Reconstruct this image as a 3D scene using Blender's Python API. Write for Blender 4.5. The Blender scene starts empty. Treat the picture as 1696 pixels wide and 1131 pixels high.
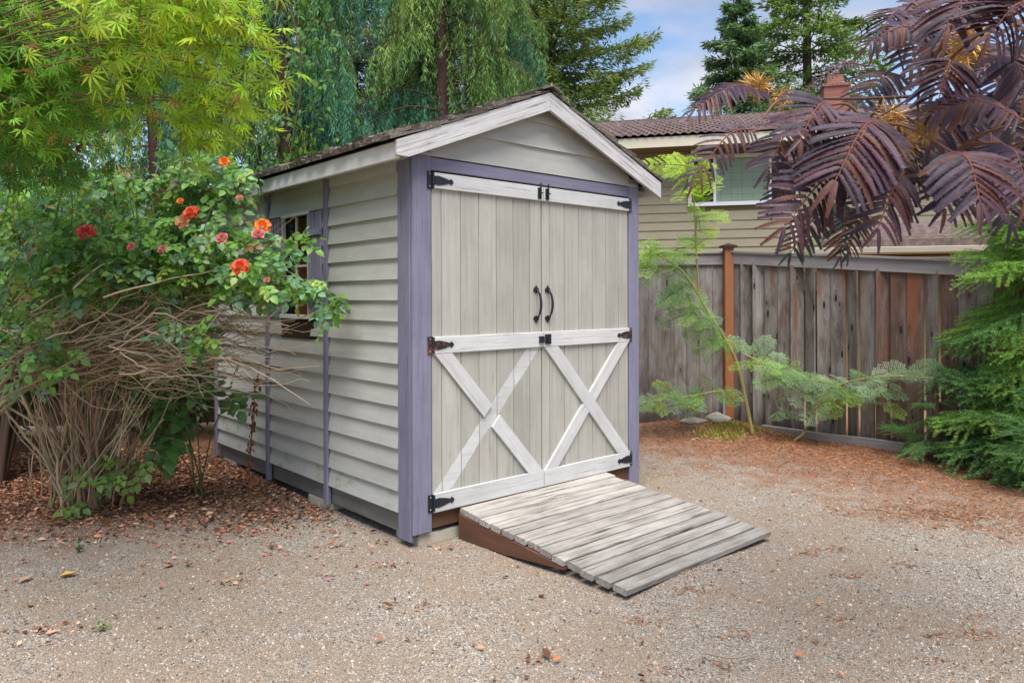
import bpy, bmesh, math, random
import numpy as np
from mathutils import Matrix, Vector

rng = np.random.default_rng(11)
random.seed(11)
sc = bpy.context.scene
COL = sc.collection
PI = math.pi
R = math.radians

# ------------------------------------------------------------------ camera
cam = bpy.data.cameras.new('camera')
cam.sensor_width = 36.0
cam.lens = 25.98
cam.shift_y = -0.0423
cam.clip_end = 600.0
camo = bpy.data.objects.new('camera', cam)
COL.objects.link(camo)
camo.matrix_world = Matrix.Translation((0, 0, 1.5)) @ Matrix.Rotation(PI / 2, 4, 'X') @ Matrix.Rotation(-0.0029, 4, 'Z')
sc.camera = camo

# ------------------------------------------------------------------ world, sun, exposure
SUN_EL, SUN_AZ = R(64), R(172)          # azimuth clockwise from +Y: high, behind the camera
world = bpy.data.worlds.new('World')
sc.world = world
world.use_nodes = True
wt = world.node_tree
for n in list(wt.nodes):
    wt.nodes.remove(n)
w_out = wt.nodes.new('ShaderNodeOutputWorld')
w_bg = wt.nodes.new('ShaderNodeBackground')
w_bg.inputs['Strength'].default_value = 0.09
w_sky = wt.nodes.new('ShaderNodeTexSky')
w_sky.sky_type = 'NISHITA'
w_sky.sun_disc = False
w_sky.sun_elevation = SUN_EL
w_sky.sun_rotation = SUN_AZ
w_sky.air_density = 1.0
w_sky.dust_density = 0.6
w_sky.ozone_density = 1.6
w_tc = wt.nodes.new('ShaderNodeTexCoord')
w_map = wt.nodes.new('ShaderNodeMapping')
w_map.inputs['Scale'].default_value = (1.0, 1.0, 2.4)
w_map.inputs['Location'].default_value = (3.1, 0.7, 0.2)
w_ns = wt.nodes.new('ShaderNodeTexNoise')
w_ns.inputs['Scale'].default_value = 4.2
w_ns.inputs['Detail'].default_value = 7.0
w_ns.inputs['Roughness'].default_value = 0.52
w_rp = wt.nodes.new('ShaderNodeValToRGB')
w_rp.color_ramp.elements[0].position = 0.42
w_rp.color_ramp.elements[1].position = 0.60
w_ns2 = wt.nodes.new('ShaderNodeTexNoise')
w_ns2.inputs['Scale'].default_value = 7.0
w_ns2.inputs['Detail'].default_value = 4.0
w_cc = wt.nodes.new('ShaderNodeValToRGB')
w_cc.color_ramp.elements[0].position = 0.35
w_cc.color_ramp.elements[0].color = (2.3, 2.5, 3.1, 1)
w_cc.color_ramp.elements[1].position = 0.65
w_cc.color_ramp.elements[1].color = (3.9, 3.95, 4.5, 1)
w_mx = wt.nodes.new('ShaderNodeMix')
w_mx.data_type = 'RGBA'
wt.links.new(w_tc.outputs['Generated'], w_map.inputs['Vector'])
wt.links.new(w_map.outputs['Vector'], w_ns.inputs['Vector'])
wt.links.new(w_map.outputs['Vector'], w_ns2.inputs['Vector'])
wt.links.new(w_ns.outputs['Fac'], w_rp.inputs['Fac'])
wt.links.new(w_ns2.outputs['Fac'], w_cc.inputs['Fac'])
wt.links.new(w_rp.outputs['Color'], w_mx.inputs[0])
wt.links.new(w_sky.outputs['Color'], w_mx.inputs[6])
wt.links.new(w_cc.outputs['Color'], w_mx.inputs[7])
wt.links.new(w_mx.outputs[2], w_bg.inputs['Color'])
wt.links.new(w_bg.outputs['Background'], w_out.inputs['Surface'])

sun = bpy.data.lights.new('sun', 'SUN')
sun.energy = 2.5
sun.angle = R(42)
sun.color = (1.0, 0.97, 0.93)
suno = bpy.data.objects.new('sun', sun)
COL.objects.link(suno)
sdir = Vector((math.sin(SUN_AZ) * math.cos(SUN_EL), math.cos(SUN_AZ) * math.cos(SUN_EL), math.sin(SUN_EL)))
suno.rotation_euler = sdir.to_track_quat('Z', 'Y').to_euler()
suno.location = (0, -5, 12)

vs = sc.view_settings
vs.view_transform = 'Standard'
vs.look = 'None'
vs.gamma = 1.0
vs.exposure = 1.25
sc.cycles.use_adaptive_sampling = True
sc.cycles.adaptive_threshold = 0.015
sc.cycles.use_denoising = True
sc.cycles.denoising_prefilter = 'ACCURATE'
sc.cycles.max_bounces = 6
sc.cycles.diffuse_bounces = 4
sc.cycles.glossy_bounces = 3
sc.cycles.transmission_bounces = 4
sc.cycles.transparent_max_bounces = 6
sc.cycles.caustics_reflective = False
sc.cycles.caustics_refractive = False

# ------------------------------------------------------------------ helpers
def lin(r, g, b):
    f = lambda c: ((c / 255 + 0.055) / 1.055) ** 2.4 if c > 10 else c / 255 / 12.92
    return (f(r), f(g), f(b))

TS = {}                                  # object -> matrix in the space of its thing

def tag(o, label=None, cat=None, group=None, kind=None):
    if label: o['label'] = label
    if cat: o['category'] = cat
    if group: o['group'] = group
    if kind: o['kind'] = kind
    return o

def thing(name, label, cat, loc=(0, 0, 0), rotz=0.0, group=None):
    o = bpy.data.objects.new(name, None)
    o.empty_display_size = 0.2
    COL.objects.link(o)
    o.location = loc
    o.rotation_euler = (0, 0, rotz)
    TS[o] = Matrix.Identity(4)
    return tag(o, label, cat, group)

def put(name, mesh, parent=None, M=None, label=None):
    o = bpy.data.objects.new(name, mesh)
    COL.objects.link(o)
    M = M if M is not None else Matrix.Identity(4)
    if parent is not None:
        o.parent = parent
        o.matrix_local = TS[parent].inverted() @ M
    else:
        o.matrix_world = M
        M = Matrix.Identity(4)
    TS[o] = M
    if label: o['label'] = label
    return o

def basis(o, ex, ey, ez):
    return Matrix(((ex[0], ey[0], ez[0], o[0]), (ex[1], ey[1], ez[1], o[1]), (ex[2], ey[2], ez[2], o[2]), (0, 0, 0, 1)))

def mesh_py(name, V, F, mat, smooth=False):
    me = bpy.data.meshes.new(name)
    me.from_pydata([tuple(v) for v in V], [], [tuple(f) for f in F])
    if mat: me.materials.append(mat)
    if smooth:
        me.polygons.foreach_set('use_smooth', [True] * len(me.polygons))
    me.update()
    return me

def prism(name, prof, L, mat, cut0=0.0, cut1=0.0, segs=1, wob=0.0):
    """profile of (y, z) points swept along local X from -L/2 to L/2; cut0 / cut1 shear the ends with z"""
    n = len(prof)
    V, F = [], []
    for k in range(segs + 1):
        t = k / segs
        x = -L / 2 + L * t
        dy = random.uniform(-wob, wob) if 0 < k < segs else 0
        dz = random.uniform(-wob, wob) if 0 < k < segs else 0
        for (y, z) in prof:
            V.append((x + (cut0 * z if k == 0 else 0) + (cut1 * z if k == segs else 0), y + dy, z + dz))
    for k in range(segs):
        for i in range(n):
            a, b = k * n + i, k * n + (i + 1) % n
            F.append((a, b, b + n, a + n))
    F.append(tuple(range(n - 1, -1, -1)))
    F.append(tuple(range(segs * n, segs * n + n)))
    return mesh_py(name, V, F, mat)

def rect(W, T, c=0.0, z0=None, y0=None):
    """profile: width along z, thickness along y, chamfer c"""
    za = -W / 2 if z0 is None else z0
    zb = za + W
    ya = -T / 2 if y0 is None else y0
    yb = ya + T
    if c <= 0:
        return [(ya, za), (yb, za), (yb, zb), (ya, zb)]
    return [(ya + c, za), (yb - c, za), (yb, za + c), (yb, zb - c), (yb - c, zb), (ya + c, zb), (ya, zb - c), (ya, za + c)]

def plank(name, parent, c, ex, ey, L, W, T, mat, ch=0.003, label=None, **kw):
    """board centred at c: length along ex, thickness along ey, width along ex x ey"""
    ex, ey = Vector(ex).normalized(), Vector(ey).normalized()
    ez = ex.cross(ey)
    return put(name, prism(name, rect(W, T, ch), L, mat, **kw), parent, basis(c, ex, ey, ez), label)

def outline(name, pts, T, mat):
    """flat outline of (x, z) points given a thickness T along y, front at y=0 going to -T"""
    n = len(pts)
    V = [(x, 0, z) for x, z in pts] + [(x, -T, z) for x, z in pts]
    F = [tuple(range(n)), tuple(range(2 * n - 1, n - 1, -1))]
    for i in range(n):
        j = (i + 1) % n
        F.append((i, i + n, j + n, j))
    return mesh_py(name, V, F, mat)

def put_along(name, pts, T, mat, parent, trans, ang):
    """an outline whose wood grain runs along the direction ang in the x-z plane"""
    c, s_ = math.cos(ang), math.sin(ang)
    q = [(x * c + z * s_, -x * s_ + z * c) for x, z in pts]
    return put(name, outline(name, q, T, mat), parent, Matrix.Translation(trans) @ Matrix.Rotation(-ang, 4, 'Y'))

class Buf:
    def __init__(self):
        self.V, self.C, self.T, self.Q, self.n = [], [], [], [], 0
    def add(self, V, F, C):
        V = np.asarray(V, dtype=np.float32).reshape(-1, 3)
        F = np.asarray(F, dtype=np.int64)
        C = np.asarray(C, dtype=np.float32)
        if C.ndim == 1:
            C = np.tile(C, (len(V), 1))
        self.V.append(V); self.C.append(C)
        (self.T if F.shape[1] == 3 else self.Q).append(F + self.n)
        self.n += len(V)
    def inst(self, tv, tf, P, X, N, S, C, cv=None):
        """place a template (x forward, z normal) at every P along X with normal near N"""
        tv = np.asarray(tv, dtype=np.float64); tf = np.asarray(tf)
        P = np.asarray(P, float); K = len(P)
        if K == 0: return
        X = np.asarray(X, float); N = np.asarray(N, float)
        X = X / (np.linalg.norm(X, axis=1, keepdims=True) + 1e-9)
        Y = np.cross(N, X); Y /= (np.linalg.norm(Y, axis=1, keepdims=True) + 1e-9)
        Z = np.cross(X, Y)
        S = np.asarray(S, float)
        if S.ndim == 1: S = np.stack([S, S, S], 1)
        M = np.stack([X * S[:, :1], Y * S[:, 1:2], Z * S[:, 2:3]], 1)        # K,3(axis),3
        V = np.einsum('na,kab->knb', tv, M) + P[:, None, :]
        n = len(tv)
        F = tf[None, :, :] + (np.arange(K) * n)[:, None, None]
        C = np.asarray(C, float)
        if C.ndim == 1: C = np.tile(C, (K, 1))
        CC = np.repeat(C[:, None, :], n, 1)
        if cv is not None:
            CC = CC * np.asarray(cv)[None, :, None]
        self.add(V.reshape(-1, 3), F.reshape(-1, tf.shape[1]), CC.reshape(-1, 3))
    def tube(self, pts, rad, C, sides=5):
        pts = np.asarray(pts, float)
        n = len(pts)
        rad = np.full(n, rad) if np.isscalar(rad) else np.asarray(rad, float)
        d = np.gradient(pts, axis=0)
        d /= (np.linalg.norm(d, axis=1, keepdims=True) + 1e-9)
        h = np.where(np.abs(d[:, 2:3]) > 0.9, np.array([[1.0, 0, 0]]), np.array([[0, 0, 1.0]]))
        a = np.cross(d, h); a /= (np.linalg.norm(a, axis=1, keepdims=True) + 1e-9)
        b = np.cross(d, a)
        th = np.linspace(0, 2 * PI, sides, endpoint=False)
        ring = np.cos(th)[None, :, None] * a[:, None, :] + np.sin(th)[None, :, None] * b[:, None, :]
        V = pts[:, None, :] + ring * rad[:, None, None]
        i = np.arange(n - 1)[:, None] * sides
        j = np.arange(sides)[None, :]
        j2 = (j + 1) % sides
        F = np.stack([i + j, i + j2, i + sides + j2, i + sides + j], -1).reshape(-1, 4)
        self.add(V.reshape(-1, 3), F, C)
    def mesh(self, name, mat, smooth=False):
        V = np.concatenate(self.V); C = np.concatenate(self.C)
        T = np.concatenate(self.T) if self.T else np.zeros((0, 3), int)
        Q = np.concatenate(self.Q) if self.Q else np.zeros((0, 4), int)
        me = bpy.data.meshes.new(name)
        me.vertices.add(len(V)); me.vertices.foreach_set('co', V.astype(np.float32).ravel())
        nl = T.size + Q.size
        me.loops.add(nl)
        me.loops.foreach_set('vertex_index', np.concatenate([T.ravel(), Q.ravel()]).astype(np.int32))
        npol = len(T) + len(Q)
        me.polygons.add(npol)
        st = np.concatenate([np.arange(len(T)) * 3, T.size + np.arange(len(Q)) * 4]).astype(np.int32)
        me.polygons.foreach_set('loop_start', st)
        if smooth:
            me.polygons.foreach_set('use_smooth', np.ones(npol, dtype=bool))
        me.update(calc_edges=True)
        ca = me.color_attributes.new('Col', 'FLOAT_COLOR', 'POINT')
        ca.data.foreach_set('color', np.concatenate([C, np.ones((len(C), 1), np.float32)], 1).astype(np.float32).ravel())
        if mat: me.materials.append(mat)
        return me
    def build(self, name, mat, parent=None, M=None, smooth=False, kind=None):
        o = put(name, self.mesh(name, mat, smooth), parent, M)
        if kind: o['kind'] = kind
        return o

def vary(base, k, dv=0.25, dh=0.08):
    """k colours round a base colour"""
    base = np.asarray(base, float)
    v = 1 + rng.uniform(-dv, dv, (k, 1))
    h = 1 + rng.uniform(-dh, dh, (k, 3))
    return base[None, :] * v * h

def unit(k):
    v = rng.normal(size=(k, 3))
    return v / np.linalg.norm(v, axis=1, keepdims=True)

def smooth_path(p, n=12):
    """Catmull-Rom through the points p"""
    p = np.asarray(p, float)
    q = np.vstack([2 * p[0] - p[1], p, 2 * p[-1] - p[-2]])
    out = []
    for i in range(len(p) - 1):
        a, b, c, d = q[i:i + 4]
        for t in np.linspace(0, 1, n, endpoint=False):
            out.append(0.5 * ((2 * b) + (c - a) * t + (2 * a - 5 * b + 4 * c - d) * t * t + (3 * b - a - 3 * c + d) * t ** 3))
    out.append(p[-1])
    return np.array(out)

# ------------------------------------------------------------------ materials
class NT:
    def __init__(self, name):
        self.m = bpy.data.materials.new(name)
        self.m.use_nodes = True
        self.t = self.m.node_tree
        self.b = self.t.nodes['Principled BSDF']
        self.out = self.t.nodes['Material Output']
    def node(self, ty, **kw):
        n = self.t.nodes.new(ty)
        for k, v in kw.items():
            if k in n.inputs: n.inputs[k].default_value = v
            else: setattr(n, k, v)
        return n
    def link(self, a, b):
        self.t.links.new(a, b)
    def coord(self, scale=(1, 1, 1), rand=True, kind='Object'):
        tc = self.node('ShaderNodeTexCoord')
        mp = self.node('ShaderNodeMapping')
        mp.inputs['Scale'].default_value = scale
        src = tc.outputs[kind]
        if rand:
            oi = self.node('ShaderNodeObjectInfo')
            ml = self.node('ShaderNodeMath', operation='MULTIPLY'); ml.inputs[1].default_value = 37.0
            self.link(oi.outputs['Random'], ml.inputs[0])
            ad = self.node('ShaderNodeVectorMath', operation='ADD')
            self.link(src, ad.inputs[0]); self.link(ml.outputs[0], ad.inputs[1])
            src = ad.outputs[0]
        self.link(src, mp.inputs['Vector'])
        return mp.outputs['Vector']
    def noise(self, vec, scale=1.0, detail=5.0, rough=0.6, dist=0.0):
        n = self.node('ShaderNodeTexNoise')
        n.inputs['Scale'].default_value = scale; n.inputs['Detail'].default_value = detail
        n.inputs['Roughness'].default_value = rough; n.inputs['Distortion'].default_value = dist
        self.link(vec, n.inputs['Vector'])
        return n.outputs['Fac']
    def ramp(self, fac, stops):
        n = self.node('ShaderNodeValToRGB')
        el = n.color_ramp.elements
        while len(el) < len(stops): el.new(0.5)
        for e, (p, c) in zip(el, stops):
            e.position = p
            e.color = (c, c, c, 1) if np.isscalar(c) else (*c, 1)
        self.link(fac, n.inputs['Fac'])
        return n.outputs['Color']
    def mix(self, fac, a, b, mode='MIX'):
        n = self.node('ShaderNodeMix', data_type='RGBA', blend_type=mode)
        for s, v in ((0, fac), (6, a), (7, b)):
            if hasattr(v, 'is_linked'): self.link(v, n.inputs[s])
            elif s == 0: n.inputs[0].default_value = v
            else: n.inputs[s].default_value = (*v, 1) if len(v) == 3 else v
        return n.outputs[2]
    def math(self, op, a, b=0.0):
        n = self.node('ShaderNodeMath', operation=op)
        for s, v in ((0, a), (1, b)):
            if hasattr(v, 'is_linked'): self.link(v, n.inputs[s])
            else: n.inputs[s].default_value = v
        return n.outputs[0]
    def rand_tint(self, col, lo=0.85, hi=1.12):
        oi = self.node('ShaderNodeObjectInfo')
        mr = self.node('ShaderNodeMapRange')
        mr.inputs['To Min'].default_value = lo; mr.inputs['To Max'].default_value = hi
        self.link(oi.outputs['Random'], mr.inputs['Value'])
        return self.mix(1.0, col, mr.outputs['Result'], 'MULTIPLY')
    def bump(self, h, strength=0.3, dist=0.005):
        n = self.node('ShaderNodeBump')
        n.inputs['Strength'].default_value = strength; n.inputs['Distance'].default_value = dist
        self.link(h, n.inputs['Height'])
        self.link(n.outputs['Normal'], self.b.inputs['Normal'])
    def done(self, col=None, rough=0.7, spec=0.3):
        if col is not None:
            if hasattr(col, 'is_linked'): self.link(col, self.b.inputs['Base Color'])
            else: self.b.inputs['Base Color'].default_value = (*col, 1)
        self.b.inputs['Roughness'].default_value = rough
        self.b.inputs['Specular IOR Level'].default_value = spec
        return self.m

def wood(name, base, dark, wear=None, wear_lo=0.58, wear_hi=0.68, amount=0.5, rough=0.75, grain=(2.0, 30, 30), bump=0.25, tint=(0.9, 1.08), blotch=None):
    t = NT(name)
    v = t.coord(grain)
    g = t.noise(v, 1.0, 6, 0.65, 0.6)
    c = t.mix(t.math('MULTIPLY', t.ramp(g, [(0.3, 0.0), (0.75, 1.0)]), amount), base, dark)
    v2 = t.coord((3.0, 5.0, 5.0))
    bl = t.noise(v2, 1.0, 4, 0.6)
    c = t.mix(t.math('MULTIPLY', t.ramp(bl, [(0.42, 0.0), (0.7, 1.0)]), 0.45), c, blotch or dark)
    if wear is not None:
        v3 = t.coord((2.2, 60, 60))
        wn = t.noise(v3, 1.0, 8, 0.7, 0.4)
        c = t.mix(t.ramp(wn, [(wear_lo, 0.0), (wear_hi, 1.0)]), c, wear)
    c = t.rand_tint(c, *tint)
    t.bump(g, bump, 0.004)
    return t.done(c, rough, 0.25)

def leafmat(name, rough=0.5, trans=0.3, spec=0.35):
    t = NT(name)
    a = t.node('ShaderNodeVertexColor'); a.layer_name = 'Col'
    t.link(a.outputs['Color'], t.b.inputs['Base Color'])
    t.b.inputs['Roughness'].default_value = rough
    t.b.inputs['Specular IOR Level'].default_value = spec
    if trans > 0:
        tr = t.node('ShaderNodeBsdfTranslucent')
        t.link(t.mix(1.0, a.outputs['Color'], (1.3, 1.35, 0.8), 'MULTIPLY'), tr.inputs['Color'])
        ms = t.node('ShaderNodeMixShader'); ms.inputs[0].default_value = trans
        t.link(t.b.outputs[0], ms.inputs[1]); t.link(tr.outputs[0], ms.inputs[2])
        t.link(ms.outputs[0], t.out.inputs['Surface'])
    return t.m

def plain(name, col, rough=0.6, spec=0.3, metal=0.0, n_amt=0.25, n_scale=20):
    t = NT(name)
    v = t.coord((n_scale,) * 3)
    c = t.mix(t.math('MULTIPLY', t.noise(v, 1, 4), n_amt * 2), tuple(x * (1 + n_amt) for x in col), tuple(x * (1 - n_amt) for x in col))
    t.b.inputs['Metallic'].default_value = metal
    return t.done(c, rough, spec)

M = {}
M['siding'] = wood('siding_paint', lin(184, 182, 174), lin(154, 152, 144), lin(116, 112, 100), 0.64, 0.76, 0.5, 0.75, (2.0, 30, 30), 0.25, (0.92, 1.05))
M['door'] = wood('door_paint', lin(183, 179, 169), lin(150, 146, 135), lin(100, 94, 84), 0.60, 0.76, 0.72, 0.8, (1.6, 44, 44), 0.45, (0.88, 1.05))
M['white'] = wood('white_paint', lin(212, 210, 207), lin(170, 167, 163), lin(112, 105, 99), 0.58, 0.72, 0.5, 0.75, (1.6, 60, 60), 0.45, (0.93, 1.03))
M['white_worn'] = wood('white_paint_peeling', lin(218, 215, 212), lin(160, 156, 152), lin(108, 102, 97), 0.52, 0.66, 0.75, 0.8, (1.6, 80, 80), 0.4, (0.97, 1.03))
M['fascia'] = wood('fascia_paint', lin(220, 216, 212), lin(196, 190, 184), lin(150, 140, 130), 0.68, 0.76, 0.3, 0.7, (1.6, 24, 24), 0.12, (0.97, 1.03))
M['purple'] = wood('purple_paint', lin(135, 132, 150), lin(106, 102, 120), lin(80, 76, 88), 0.58, 0.72, 0.75, 0.8, (1.8, 46, 46), 0.45, (0.92, 1.06))
M['grey_beam'] = wood('grey_beam', lin(128, 124, 118), lin(84, 80, 76), lin(58, 54, 50), 0.60, 0.7, 0.6, 0.85)
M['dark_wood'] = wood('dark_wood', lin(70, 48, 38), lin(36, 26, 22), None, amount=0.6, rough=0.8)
M['interior'] = wood('interior_wood', lin(176, 110, 58), lin(116, 66, 32), None, amount=0.6, rough=0.8)
M['ramp_wood'] = wood('ramp_weathered_wood', lin(190, 183, 175), lin(116, 108, 98), lin(70, 64, 56), 0.54, 0.66, 0.75, 0.85, (2.2, 46, 46), 0.6, (0.82, 1.1), blotch=lin(96, 90, 76))
M['ramp_beam'] = wood('ramp_beam_wood', lin(112, 78, 60), lin(74, 50, 40), lin(56, 40, 33), 0.62, 0.72, 0.6, 0.8)
M['bark'] = wood('bark', lin(92, 70, 60), lin(48, 36, 32), lin(124, 84, 66), 0.62, 0.72, 0.8, 0.9, (6, 26, 26), 0.8)
M['cedar_bark'] = wood('cedar_bark', lin(88, 60, 58), lin(50, 34, 34), lin(112, 82, 76), 0.6, 0.72, 0.8, 0.9, (6, 26, 26), 0.8)
M['shingle'] = wood('old_shingle', lin(118, 108, 98), lin(58, 51, 46), lin(176, 172, 160), 0.56, 0.66, 0.8, 0.9, (14, 30, 30), 1.0, (0.55, 1.3), blotch=lin(86, 80, 64))
M['iron'] = plain('black_iron', lin(36, 38, 44), 0.5, 0.5, 0.3, 0.3, 60)
M['steel'] = plain('screw_steel', lin(170, 170, 175), 0.4, 0.5, 0.7)
M['concrete'] = plain('concrete', lin(170, 162, 146), 0.9, 0.2, 0, 0.22, 14)

t = NT('rusty_iron')
v = t.coord((26, 26, 26))
M['rust'] = t.done(t.mix(t.ramp(t.noise(v, 1, 5), [(0.5, 0.0), (0.66, 1.0)]), lin(38, 38, 42), lin(118, 72, 50)), 0.7, 0.3)

# siding with green moss growing on its lower edge
t = NT('siding_mossy')
v = t.coord((2.0, 24, 24)); g = t.noise(v, 1, 6, 0.6)
c = t.mix(t.math('MULTIPLY', t.ramp(g, [(0.3, 0), (0.75, 1)]), 0.35), lin(179, 178, 172), lin(148, 147, 138))
v2 = t.coord((5, 9, 9)); mo = t.noise(v2, 1, 6, 0.7)
c = t.mix(t.ramp(mo, [(0.52, 0), (0.68, 0.75)]), c, lin(128, 132, 84))
t.bump(g, 0.12, 0.004)
M['siding_mossy'] = t.done(c, 0.75, 0.25)

# weathered fence boards: grey cedar, dark streaks, knots, tannin stains
def fence_mat(name, base, pale, dark, stain, stain_amt):
    t = NT(name)
    v = t.coord((2.2, 22, 22)); g = t.noise(v, 1, 8, 0.7, 1.2)
    c = t.ramp(g, [(0.25, dark), (0.45, base), (0.75, pale)])
    v2 = t.coord((2.4, 7, 7)); st = t.noise(v2, 1, 6, 0.65, 0.5)
    c = t.mix(t.ramp(st, [(0.46, 0), (0.66, 0.75)]), c, lin(96, 79, 69))
    kc = t.coord((2.6, 9, 9))
    vo = t.node('ShaderNodeTexVoronoi'); vo.inputs['Scale'].default_value = 1.0; vo.inputs['Randomness'].default_value = 1.0
    t.link(kc, vo.inputs['Vector'])
    c = t.mix(t.ramp(vo.outputs['Distance'], [(0.09, 1.0), (0.15, 0.0), (0.2, 0.35), (0.27, 0.0)]), c, lin(52, 44, 40))
    if stain_amt > 0:
        tc = t.node('ShaderNodeTexCoord'); sp = t.node('ShaderNodeSeparateXYZ'); t.link(tc.outputs['Object'], sp.inputs[0])
        v3 = t.coord((0.9, 12, 12)); sn = t.noise(v3, 1, 4, 0.6)
        up = t.math('ADD', t.math('MULTIPLY', sp.outputs['X'], 0.11), sn)
        c = t.mix(t.ramp(up, [(0.60 - stain_amt, 0), (0.70 - stain_amt * 0.6, 0.85)]), c, stain)
    # boards darken towards the foot, the edge broken up by noise
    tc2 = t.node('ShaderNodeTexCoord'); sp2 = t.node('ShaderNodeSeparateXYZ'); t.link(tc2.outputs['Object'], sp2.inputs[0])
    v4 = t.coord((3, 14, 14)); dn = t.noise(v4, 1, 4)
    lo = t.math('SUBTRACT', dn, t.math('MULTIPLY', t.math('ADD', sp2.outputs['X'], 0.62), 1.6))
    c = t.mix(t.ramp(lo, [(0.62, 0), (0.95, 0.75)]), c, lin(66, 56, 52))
    c = t.rand_tint(c, 0.72, 0.98)
    t.bump(g, 0.5, 0.004)
    return t.done(c, 0.85, 0.2)
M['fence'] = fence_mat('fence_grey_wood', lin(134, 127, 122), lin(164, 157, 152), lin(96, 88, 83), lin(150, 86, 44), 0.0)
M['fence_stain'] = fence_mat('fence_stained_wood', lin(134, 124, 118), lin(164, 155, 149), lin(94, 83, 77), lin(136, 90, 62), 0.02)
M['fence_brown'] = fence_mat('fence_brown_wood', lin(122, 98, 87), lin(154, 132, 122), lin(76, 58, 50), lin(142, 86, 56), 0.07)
M['rail'] = wood('rail_wood', lin(156, 148, 146), lin(110, 102, 100), lin(76, 68, 66), 0.60, 0.7, 0.7, 0.85, (1.6, 34, 34), 0.4)
M['post'] = wood('brown_post', lin(158, 102, 70), lin(130, 80, 52), None, amount=0.4, rough=0.7, grain=(2, 20, 20))

M['house_siding'] = wood('tan_siding', lin(162, 152, 128), lin(146, 137, 114), None, amount=0.3, rough=0.75, grain=(0.8, 12, 12), bump=0.08, tint=(0.95, 1.05))
M['cream'] = wood('cream_paint', lin(214, 206, 184), lin(196, 188, 166), None, amount=0.25, rough=0.7, grain=(0.8, 12, 12), bump=0.05, tint=(0.98, 1.02))
M['vinyl'] = plain('white_vinyl', lin(232, 234, 236), 0.45, 0.4, 0, 0.03)
M['soffit'] = plain('olive_soffit', lin(126, 116, 84), 0.8, 0.2, 0, 0.08)

t = NT('roof_tile')
v = t.coord((9, 9, 9), rand=False); n = t.noise(v, 1, 5, 0.6)
c = t.ramp(n, [(0.3, lin(82, 67, 65)), (0.55, lin(108, 90, 87)), (0.75, lin(140, 122, 117))])
t.bump(n, 0.2, 0.01)
M['tile'] = t.done(c, 0.75, 0.3)

t = NT('brick_chimney')
v = t.coord((1, 1, 1), rand=False)
br = t.node('ShaderNodeTexBrick')
br.inputs['Scale'].default_value = 4.6; br.inputs['Color1'].default_value = (*lin(150, 102, 90), 1); br.inputs['Color2'].default_value = (*lin(130, 84, 74), 1)
br.inputs['Mortar'].default_value = (*lin(158, 128, 114), 1); br.inputs['Mortar Size'].default_value = 0.018
rot = t.node('ShaderNodeMapping'); rot.inputs['Rotation'].default_value = (R(90), 0, 0)
t.link(v, rot.inputs['Vector']); t.link(rot.outputs[0], br.inputs['Vector'])
t.bump(br.outputs['Fac'], -0.4, 0.01)
M['brick'] = t.done(br.outputs['Color'], 0.85, 0.2)

t = NT('window_glass')
t.b.inputs['Base Color'].default_value = (0.02, 0.024, 0.022, 1)
t.b.inputs['Roughness'].default_value = 0.04
t.b.inputs['Specular IOR Level'].default_value = 0.6
tp = t.node('ShaderNodeBsdfTransparent'); tp.inputs['Color'].default_value = (0.94, 0.96, 0.95, 1)
ms = t.node('ShaderNodeMixShader'); ms.inputs[0].default_value = 0.13
t.link(tp.outputs[0], ms.inputs[1]); t.link(t.b.outputs[0], ms.inputs[2]); t.link(ms.outputs[0], t.out.inputs['Surface'])
M['glass'] = t.m

t = NT('sage_shade')
v = t.coord((1, 1, 1), rand=False)
ck = t.noise(t.coord((3, 3, 3), rand=False), 1, 3)
br = t.node('ShaderNodeTexBrick'); br.inputs['Scale'].default_value = 3.2; br.offset = 0.0
br.inputs['Color1'].default_value = (*lin(214, 230, 204), 1); br.inputs['Color2'].default_value = (*lin(204, 220, 194), 1)
br.inputs['Mortar'].default_value = (*lin(150, 172, 142), 1); br.inputs['Mortar Size'].default_value = 0.012
br.inputs['Brick Width'].default_value = 0.62; br.inputs['Row Height'].default_value = 0.42
rot = t.node('ShaderNodeMapping'); rot.inputs['Rotation'].default_value = (R(90), 0, 0)
t.link(v, rot.inputs['Vector']); t.link(rot.outputs[0], br.inputs['Vector'])
M['shade'] = t.done(t.mix(t.math('MULTIPLY', ck, 0.3), br.outputs['Color'], lin(176, 194, 166)), 0.9, 0.1)

# gravel ground with patches of brown dirt, red-brown needles by the fence
t = NT('gravel_ground')
v = t.coord((1, 1, 1), rand=False)
big = t.noise(v, 0.9, 5, 0.6)
mid = t.noise(v, 5.0, 6, 0.65)
vo = t.node('ShaderNodeTexVoronoi'); vo.inputs['Scale'].default_value = 150.0; t.link(v, vo.inputs['Vector'])
vo2 = t.node('ShaderNodeTexVoronoi'); vo2.inputs['Scale'].default_value = 55.0; t.link(v, vo2.inputs['Vector'])
fine = t.noise(v, 210.0, 3, 0.7)
sepc = t.node('ShaderNodeSeparateColor'); t.link(vo.outputs['Color'], sepc.inputs[0])
g = t.ramp(sepc.outputs[0], [(0.0, lin(96, 88, 80)), (0.35, lin(156, 145, 133)), (0.7, lin(184, 173, 160)), (1.0, lin(212, 203, 192))])
g = t.mix(t.ramp(fine, [(0.3, 0.5), (0.6, 0.0)]), g, lin(88, 78, 70))
dirt = t.ramp(fine, [(0.3, lin(114, 97, 82)), (0.7, lin(188, 168, 146))])
c = t.mix(t.ramp(t.math('ADD', t.math('MULTIPLY', big, 0.6), t.math('MULTIPLY', mid, 0.4)), [(0.42, 0.0), (0.56, 0.85)]), g, dirt)
sp = t.node('ShaderNodeSeparateXYZ'); t.link(v, sp.inputs[0])
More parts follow.
